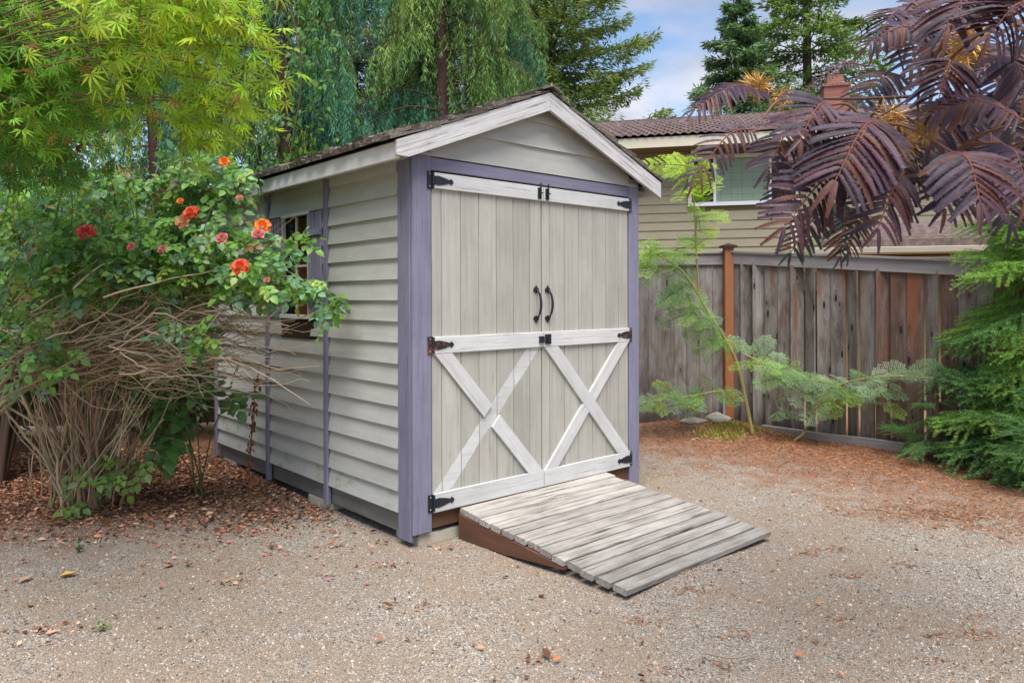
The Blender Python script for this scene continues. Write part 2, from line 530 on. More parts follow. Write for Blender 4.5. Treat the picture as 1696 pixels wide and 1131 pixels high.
# brown humus below the roses
dl = t.node('ShaderNodeVectorMath', operation='DISTANCE'); dl.inputs[1].default_value = (-4.1, 6.6, 0); t.link(v, dl.inputs[0])
f1 = t.math('ADD', t.math('MULTIPLY', dl.outputs['Value'], -0.42), t.math('MULTIPLY', mid, 0.9))
c = t.mix(t.ramp(f1, [(-0.72, 0.0), (-0.34, 1.0)]) if False else t.ramp(t.math('ADD', f1, 1.0), [(0.30, 0.0), (0.72, 1.0)]), c, t.ramp(fine, [(0.3, lin(84, 60, 46)), (0.7, lin(160, 118, 92))]))
# reddish needle litter along the fence
fl = t.math('ADD', t.math('MULTIPLY', sp.outputs['X'], 0.30), t.math('MULTIPLY', sp.outputs['Y'], 0.30))
f2 = t.math('ADD', t.math('SUBTRACT', fl, 2.28), t.math('MULTIPLY', t.math('SUBTRACT', mid, 0.5), 1.6))
c = t.mix(t.ramp(f2, [(0.0, 0.0), (0.45, 0.85)]), c, t.ramp(fine, [(0.3, lin(96, 66, 50)), (0.7, lin(178, 132, 102))]))
hgt = t.math('ADD', t.math('MULTIPLY', vo.outputs['Distance'], -0.7), t.math('MULTIPLY', fine, 0.5))
t.bump(hgt, 1.0, 0.01)
M['ground'] = t.done(c, 0.95, 0.1)

M['leaf'] = leafmat('leaf', 0.5, 0.4, 0.35)
M['leaf_gloss'] = leafmat('leaf_glossy', 0.42, 0.33, 0.5)
M['needle'] = leafmat('needle', 0.6, 0.3, 0.2)
M['mimosa'] = leafmat('mimosa_leaf', 0.5, 0.15, 0.28)
M['petal'] = leafmat('petal', 0.5, 0.35, 0.25)
M['litter'] = leafmat('litter', 0.85, 0.0, 0.1)
M['twig'] = leafmat('twig', 0.85, 0.0, 0.15)
M['stone'] = plain('stone', lin(150, 142, 130), 0.9, 0.2, 0, 0.35, 9)

# ------------------------------------------------------------------ ground
def ground_z(x, y):
    x = np.asarray(x, float); y = np.asarray(y, float)
    z = 0.012 * np.sin(1.7 * x + 0.6) * np.cos(1.3 * y) + 0.008 * np.sin(4.1 * x + 2.3 * y) + 0.006 * np.sin(7.7 * x - 5.2 * y + 1)
    shed = np.exp(-(((x - 0.0) / 2.2) ** 2 + ((y - 5.6) / 2.0) ** 2) * 1.2)
    z = z * (1 - shed) - 0.012 * shed
    z = z + 0.10 * np.exp(-(((x + 3.9) / 1.3) ** 2 + ((y - 6.6) / 1.4) ** 2))
    z = z + 0.030 * np.exp(-(((x - 0.75) / 0.5) ** 2 + ((y - 4.05) / 0.45) ** 2))
    z = z + 0.12 * np.exp(-(((x - 2.2) / 0.7) ** 2 + ((y - 8.35) / 0.4) ** 2))
    return z

xs = np.concatenate([np.linspace(-90, -7, 18), np.arange(-6.6, 6.7, 0.1), np.linspace(7, 90, 18)])
ys = np.concatenate([np.linspace(-40, 1.0, 10), np.arange(1.2, 10.1, 0.1), np.linspace(10.5, 140, 20)])
GX, GY = np.meshgrid(xs, ys)
GZ = ground_z(GX, GY)
b = Buf()
nx = len(xs)
idx = np.arange(len(ys) - 1)[:, None] * nx + np.arange(nx - 1)[None, :]
b.add(np.stack([GX, GY, GZ], -1).reshape(-1, 3), np.stack([idx, idx + 1, idx + nx + 1, idx + nx], -1).reshape(-1, 4), (0.3, 0.3, 0.3))
b.build('ground', M['ground'], smooth=True, kind='structure')

# ------------------------------------------------------------------ shed
SH = (-0.598, 4.469, 0.0)
SROT = math.atan2(0.6649, 0.7469)
shed = thing('garden_shed', 'small grey lap-sided garden shed with purple trim and white X-braced double doors', 'shed', SH, SROT)
W, L = 2.119, 3.2
RT, RZ, RS = 1.05, 2.91, 0.40             # ridge position, height of the rake's top edge, slope
EX, EY, EZ = Vector((1, 0, 0)), Vector((0, 1, 0)), Vector((0, 0, 1))
LEFT = ((0, 1, 0), (-1, 0, 0))            # length axis, outward axis of the left wall
FRONT = ((-1, 0, 0), (0, -1, 0))

def slab(name, parent, lo, hi, mat):
    """axis-aligned block in thing space; length axis = longest side"""
    lo, hi = Vector(lo), Vector(hi)
    d = hi - lo
    k = max(range(3), key=lambda i: d[i])
    ax = [EX, EY, EZ]
    ex = ax[k]; ey = ax[(k + 1) % 3]
    return plank(name, parent, (lo + hi) / 2, ex, ey, d[k], d[(k + 2) % 3], d[(k + 1) % 3], mat, ch=0.0)

# inner wall panels (left wall leaves the window open)
wy0, wy1, wz0, wz1 = 1.34, 1.75, 1.37, 2.12
slab('wall_panel', shed, (0.03, 0.03, 0.10), (0.05, wy0, 2.38), M['dark_wood'])
slab('wall_panel', shed, (0.03, wy1, 0.10), (0.05, L - 0.03, 2.38), M['dark_wood'])
slab('wall_panel', shed, (0.03, wy0, 0.10), (0.05, wy1, wz0), M['dark_wood'])
slab('wall_panel', shed, (0.03, wy0, wz1), (0.05, wy1, 2.38), M['dark_wood'])
slab('wall_panel', shed, (W - 0.05, 0.03, 0.10), (W - 0.03, L - 0.03, 2.38), M['interior'])
slab('wall_panel', shed, (0.055, L - 0.06, 0.10), (W - 0.055, L - 0.035, 2.38), M['interior'])
slab('floor_panel', shed, (0.055, 0.06, 0.13), (W - 0.055, L - 0.065, 0.16), M['interior'])
slab('stud', shed, (0.06, 1.66, 0.165), (0.15, 1.70, 2.34), M['interior'])
slab('stud', shed, (0.06, 1.40, 0.165), (0.15, 1.44, 1.36), M['interior'])

# left wall: lap siding between the battens
EXPO, Z0 = 0.1305, 0.1835
sid_prof = [(0.012, 0.006), (0.013, 0.0), (0.034, 0.0), (0.010, EXPO + 0.018), (0.002, EXPO + 0.018)]
bays = [(0.133, 1.022), (1.075, 2.015), (2.062, 3.15)]
for k in range(16):
    z = Z0 + k * EXPO
    for bi, (a, c) in enumerate(bays):
        spans = [(a, c)]
        if bi == 1 and z + EXPO > 1.33 and z < 2.13:
            spans = [(a, 1.295), (1.79, c)]
        for (p, q) in spans:
            pr = [(y, min(zz, 2.285 - z)) for y, zz in sid_prof]
            m = M['siding_mossy'] if k == 0 or (k == 1 and bi == 2) else M['siding']
            put('siding_board', prism('siding_board', pr, q - p, m, segs=3, wob=0.0012), shed,
                basis((0.004, (p + q) / 2, z), *[Vector(v) for v in LEFT], EZ))
# right wall siding
for k in range(16):
    z = Z0 + k * EXPO
    pr = [(y, min(zz, 2.285 - z)) for y, zz in sid_prof]
    put('siding_board', prism('siding_board', pr, L - 0.2, M['siding'], segs=2, wob=0.001), shed,
        basis((W, L / 2, z), Vector((0, -1, 0)), EX, EZ))
# back wall
slab('back_wall', shed, (0.03, L - 0.03, 0.12), (W - 0.03, L, 2.38), M['siding'])
# battens and corner boards
for s, zb, w in ((1.05, 0.05, 0.052), (2.038, 0.04, 0.052), (3.175, 0.06, 0.054)):
    plank('batten', shed, (-0.022, s, (zb + 2.36) / 2), (0, 0, 1), (-1, 0, 0), 2.36 - zb, w, 0.034, M['purple'], segs=6, wob=0.002)
plank('corner_board', shed, (-0.013, 0.066, (0.03 + 2.40) / 2), (0, 0, 1), (-1, 0, 0), 2.37, 0.130, 0.026, M['purple'])
plank('corner_board', shed, (0.0485, -0.013, (0.075 + 2.43) / 2), (0, 0, 1), (0, -1, 0), 2.355, 0.135, 0.026, M['purple'])
plank('corner_board', shed, (W - 0.055, -0.013, (0.04 + 2.43) / 2), (0, 0, 1), (0, -1, 0), 2.39, 0.122, 0.026, M['purple'])
plank('corner_board', shed, (W + 0.013, 0.075, (0.04 + 2.40) / 2), (0, 0, 1), (1, 0, 0), 2.36, 0.149, 0.026, M['purple'])
# header trim over the doors
plank('header_trim', shed, (1.0575, -0.010, 2.326), FRONT[0], FRONT[1], 1.878, 0.078, 0.024, M['purple'])
slab('door_frame', shed, (0.10, 0.01, 2.27), (W - 0.10, 0.05, 2.40), M['dark_wood'])
slab('sill_beam', shed, (0.12, -0.004, 0.085), (W - 0.12, 0.045, 0.178), M['ramp_beam'])
# skid beams
slab('skid_beam', shed, (0.004, 0.16, 0.055), (0.045, L - 0.04, 0.181), M['grey_beam'])
slab('skid_beam', shed, (W - 0.045, 0.06, 0.055), (W - 0.004, L - 0.04, 0.181), M['grey_beam'])
# gable boards
gprof_h = 0.172
for k in range(4):
    z = 2.372 + k * gprof_h
    hb = z + 0.0
    ht = min(z + gprof_h + 0.016, RZ - 0.02)
    def half(zz):
        return max(0.02, (RZ - 0.03 - zz) / RS)
    w0, w1 = min(half(hb), 1.07), half(ht)
    V = []
    for (zz, w_, y0) in ((0, w0, 0.028), (ht - z, w1, 0.008)):
        for yy in (y0, 0.0):
            for sx in (-1, 1):
                V.append((sx * w_, yy, zz))
    F = [(0, 1, 5, 4), (3, 2, 6, 7), (1, 3, 7, 5), (2, 0, 4, 6), (0, 2, 3, 1), (4, 5, 7, 6)]
    put('gable_board', mesh_py('gable_board', V, F, M['siding']), shed, basis((RT, 0, z), *[Vector(v) for v in FRONT], EZ))
# back gable closure
put('back_gable', outline('back_gable', [(-1.05, 2.37), (1.05, 2.37), (1.05, 2.45), (0, RZ - 0.03), (-1.05, 2.45)], 0.02, M['siding']), shed, Matrix.Translation((RT, L, 0)))

# roof: sheathing, rake boards, fascia, shingles
ov, ev = 0.10, 0.18
run = 1.055 + ev
ang = math.atan(RS)
sl = run / math.cos(ang)
for sx in (-1, 1):
    dn = Vector((sx * math.cos(ang), 0, -math.sin(ang)))
    nrm = Vector((sx * math.sin(ang), 0, math.cos(ang)))
    # sheathing
    c = Vector((RT, (L + 0.12 - ov) / 2, RZ - 0.012)) + dn * (sl / 2)
    ex = EY; ey = nrm * 1.0
    plank('roof_deck', shed, c, ex, ey, L + 0.12 + ov - 0.05, sl - 0.02, 0.022, M['dark_wood'], ch=0)
    # rake board on the front gable
    for yy, nm in ((-ov, 'rake_board'), (L + 0.12, 'rake_board')):
        H = 0.122
        x1 = run + (0.008 if sx < 0 else 0.0)
        pts = [(0, 0), (sx * x1, -RS * x1), (sx * x1, -RS * x1 - 0.085), (sx * (x1 - 0.085), -RS * (x1 - 0.085) - H), (0, -H)]
        if sx > 0:
            pts = [(0, 0), (sx * x1, -RS * x1), (sx * x1, -RS * x1 - H), (0, -H)]
            pts = pts[::-1]
        put_along(nm, pts, 0.024, M['white_worn'], shed, (RT + sx * 0.0008, yy, RZ), -sx * ang)
    # eave fascia
    fx = RT + sx * (run - 0.016)
    zt = RZ - RS * run - 0.004
    for (p, q) in (((-ov + 0.003, 1.55), (1.553, L + 0.095)) if sx < 0 else ((-ov + 0.003, L + 0.095),)):
        plank('fascia_board', shed, (fx, (p + q) / 2, zt - 0.051), (0, 1, 0), (-1, 0, 0), q - p, 0.10, 0.024, M['fascia'])
    plank('frieze_board', shed, ((-0.004 if sx < 0 else W + 0.004), L / 2, 2.318), (0, 1, 0), (-1, 0, 0), L - 0.32, 0.066, 0.02, M['siding'])
    # soffit under the eave
    slab('soffit', shed, (min(fx, 0.02 if sx < 0 else W - 0.02) + (0.014 if sx < 0 else 0), 0.02, 2.345), (max(fx, 0.02 if sx < 0 else W - 0.02) - (0.014 if sx > 0 else 0), L - 0.02, 2.357), M['siding'])

def shingle_mesh(w, l, th):
    V = []
    for i, x in enumerate((-w / 2, -w / 6, w / 6, w / 2)):
        j = random.uniform(-0.02, 0.02); k = random.uniform(-0.008, 0.010)
        V += [(x, j, 0), (x, j, th + k), (x, -l, 0.004), (x, -l, 0.0)]
    F = []
    for i in range(3):
        a = i * 4; c = a + 4
        F += [(a, c, c + 1, a + 1), (a + 1, c + 1, c + 2, a + 2), (a + 3, a + 2, c + 2, c + 3), (a, a + 3, c + 3, c)]
    F += [(0, 1, 2, 3), (12, 15, 14, 13)]
    return mesh_py('shingle', V, F, M['shingle'])
sh_meshes = [shingle_mesh(random.uniform(0.09, 0.16), 0.36, random.uniform(0.018, 0.034)) for _ in range(9)]
rest = Buf()
courses = 7
expo_r = sl / (courses - 0.4)
for sx in (-1, 1):
    dn = Vector((sx * math.cos(ang), 0, -math.sin(ang)))
    nrm = Vector((sx * math.sin(ang), 0, math.cos(ang)))
    for k in range(courses):
        d = sl + 0.035 - k * expo_r
        y = -ov - 0.03
        first = True
        while y < L + 0.15:
            me = random.choice(sh_meshes)
            wv = max(v.co.x for v in me.vertices) * 2
            org = Vector((RT, y + wv / 2, RZ + 0.004 + 0.011 * 1.0)) + dn * (d + random.uniform(-0.008, 0.008)) + nrm * random.uniform(0, 0.006)
            tilt = Matrix.Rotation(R(2.2), 4, 'X') @ Matrix.Diagonal((1, min(1.0, max(0.05, d - 0.02) / 0.36), 1, 1))
            ey = dn; ez = nrm; ex = ey.cross(ez)
            Mx = basis(org, ex, ey, ez) @ tilt
            if first or (k == 0) or (k == courses - 1 and sx < 0):
                put('shingle', me, shed, Mx)
            else:
                V = np.array([Mx @ v.co for v in me.vertices])
                for p in me.polygons:
                    rest.add(V[list(p.vertices)], [list(range(len(p.vertices)))], (0.2, 0.2, 0.2))
            first = False
            y += wv + 0.006
        # second layer on the eave, giving its thick ragged edge
        if k == 0:
            y = -ov - 0.03 + 0.05
            while y < L + 0.12:
                me = random.choice(sh_meshes)
                wv = max(v.co.x for v in me.vertices) * 2
                org = Vector((RT, y + wv / 2, RZ + 0.030)) + dn * (d - 0.012 + random.uniform(-0.02, 0.012)) + nrm * random.uniform(0, 0.01)
                ey = dn; ez = nrm; ex = ey.cross(ez)
                put('shingle', me, shed, basis(org, ex, ey, ez))
                y += wv + 0.008
rest.build('shingles', M['shingle'], shed, kind='stuff')
# ridge cap
for sx in (-1, 1):
    dn = Vector((sx * math.cos(ang), 0, -math.sin(ang)))
    nrm = Vector((sx * math.sin(ang), 0, math.cos(ang)))
    plank('ridge_cap', shed, Vector((RT, L / 2, RZ + 0.046)) + dn * 0.055, EY, nrm, L + 0.3, 0.11, 0.016, M['shingle'], segs=8, wob=0.003)

# ---- window and shutters on the left wall
def Lp(name, parent, s, z, out, length, width, thick, mat, vertical=False, ch=0.002):
    ax = (0, 0, 1) if vertical else (0, 1, 0)
    return plank(name, parent, (-out, s, z), ax, (-1, 0, 0), length, width, thick, mat, ch=ch)
win = Lp('window', shed, (1.32 + 1.77) / 2, 2.135, 0.018, 0.47, 0.022, 0.03, M['fascia'])
Lp('frame_rail', win, 1.545, 1.365, 0.020, 0.50, 0.03, 0.038, M['white'])
for s in (1.328, 1.762):
    Lp('frame_stile', win, s, 1.7505, 0.017, 0.736, 0.018, 0.03, M['siding'], True)
Lp('muntin', win, 1.545, 1.7505, 0.012, 0.736, 0.014, 0.018, M['siding'], True)
for s in (1.4385, 1.6515):
    Lp('muntin', win, s, 1.745, 0.012, 0.192, 0.016, 0.016, M['siding'])
for s in (1.4385, 1.6515):
    for z, h in ((1.56, 0.348), (1.936, 0.36)):
        Lp('pane', win, s, z, 0.004, 0.192, h, 0.004, M['glass'], ch=0)
slab('window_box', shed, (-0.022, 1.22, 1.20), (-0.003, 1.80, 1.345), M['dark_wood'])
for s0, s1 in ((1.098, 1.305), (1.785, 2.008)):
    n = 4
    wsl = (s1 - s0) / n
    shut = Lp('shutter', shed, (s0 + s1) / 2, 1.98, 0.050, s1 - s0 + 0.006, 0.045, 0.016, M['purple'])
    Lp('shutter_batten', shut, (s0 + s1) / 2, 1.50, 0.050, s1 - s0 + 0.006, 0.045, 0.016, M['purple'])
    for i in range(n):
        Lp('slat', shut, s0 + wsl * (i + 0.5), (1.39 + 2.125) / 2 + random.uniform(-0.006, 0.006), 0.034, 0.735, wsl - 0.012, 0.015, M['purple'], True)

# ---- doors
dz0, dz1 = 0.187, 2.271
dx0, dxm, dx1 = 0.1185, 1.0575, 1.9965
def Fp(name, parent, x, z, out, length, width, thick, mat, ax=(-1, 0, 0), ch=0.002, **kw):
    return plank(name, parent, (x, -out, z), ax, (0, -1, 0), length, width, thick, mat, ch=ch, **kw)

hinge_strap = [(0.0, 0.026), (0.03, 0.029), (0.075, 0.021), (0.118, 0.010), (0.124, 0.020), (0.136, 0.013), (0.147, 0.0),
               (0.136, -0.013), (0.124, -0.020), (0.118, -0.010), (0.075, -0.021), (0.03, -0.029), (0.0, -0.026)]
plate_o = [(-0.036, -0.053), (0.0, -0.053), (0.0, 0.053), (-0.036, 0.053)]
handle_top = [(0, 0.038), (0.008, 0.022), (0.021, 0.016), (0.026, 0.002), (0.018, -0.010), (0.009, -0.008), (0.0, -0.016),
              (-0.009, -0.008), (-0.018, -0.010), (-0.026, 0.002), (-0.021, 0.016), (-0.008, 0.022)]

def add_hinge(door, x, z, side, rusty):
    m = M['rust'] if rusty else M['iron']
    sx = 1 if side < 0 else -1
    pts = [(sx * a, c) for a, c in hinge_strap]
    pl = [(sx * a, c) for a, c in plate_o]
    if sx > 0: pts, pl = pts[::-1], pl
    if sx < 0: pl = pl[::-1]
    h = put('hinge', outline('hinge', pts, 0.006, m), door, Matrix.Translation((x + sx * 0.006, -0.0415, z)))
    put('hinge_plate', outline('hinge_plate', pl, 0.006, m), door, Matrix.Translation((x, -0.0275, z)))
    bm = bmesh.new()
    bmesh.ops.create_cone(bm, cap_ends=True, segments=8, radius1=0.007, radius2=0.007, depth=0.1)
    me = bpy.data.meshes.new('hinge_pin'); bm.to_mesh(me); bm.free(); me.materials.append(m)
    put('hinge_pin', me, door, Matrix.Translation((x + sx * 0.002, -0.040, z)))
    for dz in (-0.038, 0.038):
        bm = bmesh.new()
        bmesh.ops.create_cone(bm, cap_ends=True, segments=8, radius1=0.005, radius2=0.003, depth=0.004)
        me = bpy.data.meshes.new('screw'); bm.to_mesh(me); bm.free(); me.materials.append(M['steel'])
        put('screw', me, door, Matrix.Translation((x - sx * 0.020, -0.0355, z + dz)) @ Matrix.Rotation(PI / 2, 4, 'X'))

edges = [0.0, 0.075, 0.225, 0.375, 0.525, 0.675, 0.825, 0.936]
def brace(door, p, q, mat, out=0.024, w=0.098):
    """board from p to q (x, z) with ends cut level"""
    p, q = Vector((p[0], p[1])), Vector((q[0], q[1]))
    d = q - p
    hx = w * d.length / abs(d.y) / 2
    pts = [(p.x - hx, p.y), (p.x + hx, p.y), (q.x + hx, q.y), (q.x - hx, q.y)]
    ar = sum(pts[i][0] * pts[(i + 1) % 4][1] - pts[(i + 1) % 4][0] * pts[i][1] for i in range(4))
    if ar < 0: pts = pts[::-1]
    return put_along('brace', pts, 0.018, mat, door, (0, -out, 0), math.atan2(d.y, d.x))

RAIL = [(2.2225, 0.097), (1.2125, 0.104), (0.2465, 0.117)]
for side, x0, x1 in ((-1, dx0 + 0.003, dxm - 0.003), (1, dxm + 0.003, dx1 - 0.003)):
    door = slab('door', shed, (x0 + 0.012, -0.004, dz0 + 0.02), (x1 - 0.012, 0.008, dz1 - 0.01), M['dark_wood'])
    wd = x1 - x0
    for i in range(7):
        a, c = x0 + edges[i] / 0.936 * wd, x0 + edges[i + 1] / 0.936 * wd
        Fp('door_board', door, (a + c) / 2, (dz0 + dz1) / 2, 0.014, dz1 - dz0 - 0.008, c - a - 0.004, 0.018, M['door'], ax=(0, 0, 1), ch=0.003)
    for z, h in RAIL:
        rise = 0.0
        Fp('rail', door, (x0 + x1) / 2, z, 0.0335, wd, h, 0.019, M['white'], ch=0.003)
    zt_, zb_ = 1.1595, 0.3055
    a0, a1 = x0 + 0.075, x1 - 0.075
    if side < 0:
        # falling brace in two pieces; the rising one is gone and left bare pale marks
        def at(t): return (a0 + (a1 - a0) * t, zt_ + (zb_ - zt_) * t)
        w_ = 0.098
        dvec = Vector((a1 - a0, zb_ - zt_)).normalized()
        rv = Vector((a1 - a0, zt_ - zb_)).normalized()        # direction of the missing brace
        def piece(t0, t1, cut0, cut1):
            p, q = Vector(at(t0)), Vector(at(t1))
            hx = w_ / 2 / abs(dvec.y)
            nv = Vector((-dvec.y, dvec.x))
            def edge(pt, cut):
                if not cut: return [(pt.x - hx, pt.y), (pt.x + hx, pt.y)]
                # cut along the missing brace's edge
                k = (w_ / 2) / abs(nv.dot(rv))
                e1, e2 = pt - rv * k, pt + rv * k
                return [(e1.x, e1.y), (e2.x, e2.y)]
            pts = edge(q, cut1) + edge(p, cut0)[::-1]
            put_along('brace', pts, 0.018, M['white'], door, (0, -0.024, 0), math.atan2(dvec.y, dvec.x))
        piece(0.0, 0.458, False, True)
        piece(0.545, 1.0, True, False)
        # pale paint left on the boards, board by board
        for i in range(7):
            a, c = x0 + edges[i] / 0.936 * wd + 0.003, x0 + edges[i + 1] / 0.936 * wd - 0.003
            hz = 0.046 / abs(rv.x)
            def zc(x): return zb_ + (x - a0) / (a1 - a0) * (zt_ - zb_)
            n = 7
            up, lo_ = [], []
            for j in range(n):
                x = a + (c - a) * j / (n - 1)
                jit = lambda: random.uniform(-0.006, 0.006)
                up.append((x, min(zc(x) + hz + jit(), zt_ - 0.002)))
                lo_.append((x, max(zc(x) - hz + jit(), zb_ + 0.002)))
            V = [(x, 0, z) for x, z in up] + [(x, 0, z) for x, z in lo_]
            F = [(j + n, j + n + 1, j + 1, j) for j in range(n - 1) if up[j][1] > lo_[j][1] + 0.002 and up[j + 1][1] > lo_[j + 1][1] + 0.002]
            if F:
                put('paint_mark', mesh_py('paint_mark', V, F, M['white']), door, Matrix.Translation((0, -0.0238, 0)))
    else:
        brace(door, (a0, zt_), (a1, zb_), M['white'])
        d_ = Vector((a1 - a0, zt_ - zb_))
        xm, zm_ = (a0 + a1) / 2, (zt_ + zb_) / 2
        nvx = Vector((-(zb_ - zt_), a1 - a0)).normalized()          # normal of the full brace
        cc = Vector((xm, zm_))
        def half_brace(p, sgn):
            p = Vector(p)
            r = (cc - p).normalized()
            hx_ = 0.045 / abs(r.y)
            pts = []
            for e in (-1, 1):
                q = p + Vector((e * hx_, 0))
                off = 0.0505 * (1 if (p - cc).dot(nvx) > 0 else -1)
                k = (off - (q - cc).dot(nvx)) / r.dot(nvx)
                pts.append((q, q + r * k))
            poly = [pts[0][0], pts[1][0], pts[1][1], pts[0][1]]
            poly = [(v.x, v.y) for v in poly]
            ar = sum(poly[i][0] * poly[(i + 1) % 4][1] - poly[(i + 1) % 4][0] * poly[i][1] for i in range(4))
            if ar < 0: poly = poly[::-1]
            put_along('brace', poly, 0.018, M['white'], door, (0, -0.0235, 0), math.atan2(r.y, r.x))
        half_brace((a1, zt_), 1)
        half_brace((a0, zb_), -1)
    hx = x0 if side < 0 else x1
    for z, ru in ((2.2225, False), (1.2125, True), (0.2465, False)):
        add_hinge(door, hx, z, side, ru)
    # pull handle
    hxp = x0 + wd - 0.055 if side < 0 else x0 + 0.05
    b = Buf()
    zz = np.linspace(-0.098, 0.098, 13)
    yy = -0.030 - 0.036 * np.sqrt(np.clip(1 - (zz / 0.1) ** 2, 0, 1))
    b.tube(np.stack([np.full(13, hxp) + 0.012 * (1 - (zz / 0.1) ** 2), yy, 1.458 + zz], 1), np.interp(np.abs(zz), [0, 0.1], [0.0095, 0.007]), (0.02, 0.02, 0.025), 8)
    h = b.build('handle', M['iron'], door, smooth=True)
    for sgn in (1, -1):
        pts = [(x * 0.95, sgn * z) for x, z in handle_top]
        if sgn > 0: pts = pts[::-1]
        put('handle_plate', outline('handle_plate', pts, 0.008, M['iron']), door, Matrix.Translation((hxp, -0.0245, 1.458 + sgn * 0.094)))
    # slide bolt on the top rail
    bx = x0 + wd - 0.035 if side < 0 else x0 + 0.032
    slab('slide_bolt', door, (bx - 0.016, -0.049, 2.185), (bx + 0.016, -0.0435, 2.262), M['iron'])
    b = Buf(); b.tube([(bx + 0.003, -0.056, 2.195), (bx + 0.003, -0.056, 2.24), (bx + 0.003, -0.056, 2.295)], 0.0055, (0.02, 0.02, 0.02), 8)
    b.tube([(bx + 0.003, -0.056, 2.225), (bx + 0.010, -0.072, 2.225)], 0.004, (0.02, 0.02, 0.02), 6)
    b.build('bolt_rod', M['iron'], door)
    if side > 0:
        slab('latch', door, (x0 + 0.008, -0.052, 1.180), (x0 + 0.062, -0.0435, 1.248), M['iron'])
        slab('latch_knob', door, (x0 + 0.018, -0.066, 1.198), (x0 + 0.040, -0.0525, 1.222), M['iron'])
    else:
        slab('latch', door, (x1 - 0.044, -0.058, 1.190), (x1 - 0.002, -0.0435, 1.236), M['iron'])

# ------------------------------------------------------------------ concrete blocks below the shed
def block(name, label, lx, ly, sx, sy, sz, grp):
    p = shed_world(lx, ly)
    bm = bmesh.new()
    bmesh.ops.create_cube(bm, size=1.0)
    bmesh.ops.scale(bm, vec=(sx, sy, sz), verts=bm.verts)
    bmesh.ops.bevel(bm, geom=bm.edges[:], offset=0.008, segments=2, affect='EDGES')
    bmesh.ops.subdivide_edges(bm, edges=[e for e in bm.edges if e.calc_length() > 0.1], cuts=3, use_grid_fill=True)
    for v in bm.verts:
        v.co += Vector((random.uniform(-1, 1), random.uniform(-1, 1), random.uniform(-1, 1))) * 0.003
    me = bpy.data.meshes.new(name); bm.to_mesh(me); bm.free(); me.materials.append(M['concrete'])
    o = put(name, me, None, Matrix.Translation((p[0], p[1], sz / 2 - 0.04)) @ Matrix.Rotation(SROT, 4, 'Z'))
    return tag(o, label, 'block', grp)
def shed_world(x, y):
    return (SH[0] + 0.7469 * x - 0.6649 * y, SH[1] + 0.6649 * x + 0.7469 * y)
block('concrete_block', 'pale concrete block under the front corner of the shed beside the ramp', 0.205, 0.135, 0.33, 0.26, 0.094, 'blocks under the shed')
block('concrete_block', 'mossy concrete block under the long side wall of the shed between two battens', 0.10, 1.22, 0.2, 0.36, 0.094, 'blocks under the shed')
block('concrete_block', 'concrete block under the rear corner of the shed near the rose stems', 0.10, 2.95, 0.2, 0.3, 0.094, 'blocks under the shed')

# ------------------------------------------------------------------ ramp
ramp = thing('wooden_ramp', 'low ramp of weathered grey planks leading up to the shed doors', 'ramp', SH, SROT)
s0, s1, za, zb = -0.035, -1.392, 0.186, 0.056
NB = 13
pitch = (s1 - s0) / NB
slope = Vector((0, s1 - s0, zb - za)).normalized()
upn = Vector((-1, 0, 0)).cross(slope)
if upn.z < 0: upn = -upn
for i in range(NB):
    f = (i + 0.5) / NB
    c = Vector((1.008 + random.uniform(-0.010, 0.010), s0 + (s1 - s0) * f, za + (zb - za) * f)) - upn * 0.017
    ax = Vector((1, random.uniform(-0.004, 0.004), random.uniform(-0.003, 0.003)))
    plank('plank', ramp, c, ax, upn, 1.385 + random.uniform(-0.012, 0.012), abs(pitch) - random.uniform(0.010, 0.016), 0.034, M['ramp_wood'], ch=0.005, segs=5, wob=0.0012)
for x, bl in ((0.345, 0.92), (1.01, 1.30), (1.66, 1.30)):
    pts = [(0, 0.152), (bl, 0.152 - bl * (za - zb) / abs(s1 - s0)), (bl, 0.052 if bl < 1 else 0.0), (0.45, 0.012), (0.0, 0.0)]
    put('side_beam', outline('side_beam', pts[::-1], 0.038, M['ramp_beam']), ramp, basis((x, -0.045, -0.006), Vector((0, -1, 0)), Vector((1, 0, 0)), EZ))

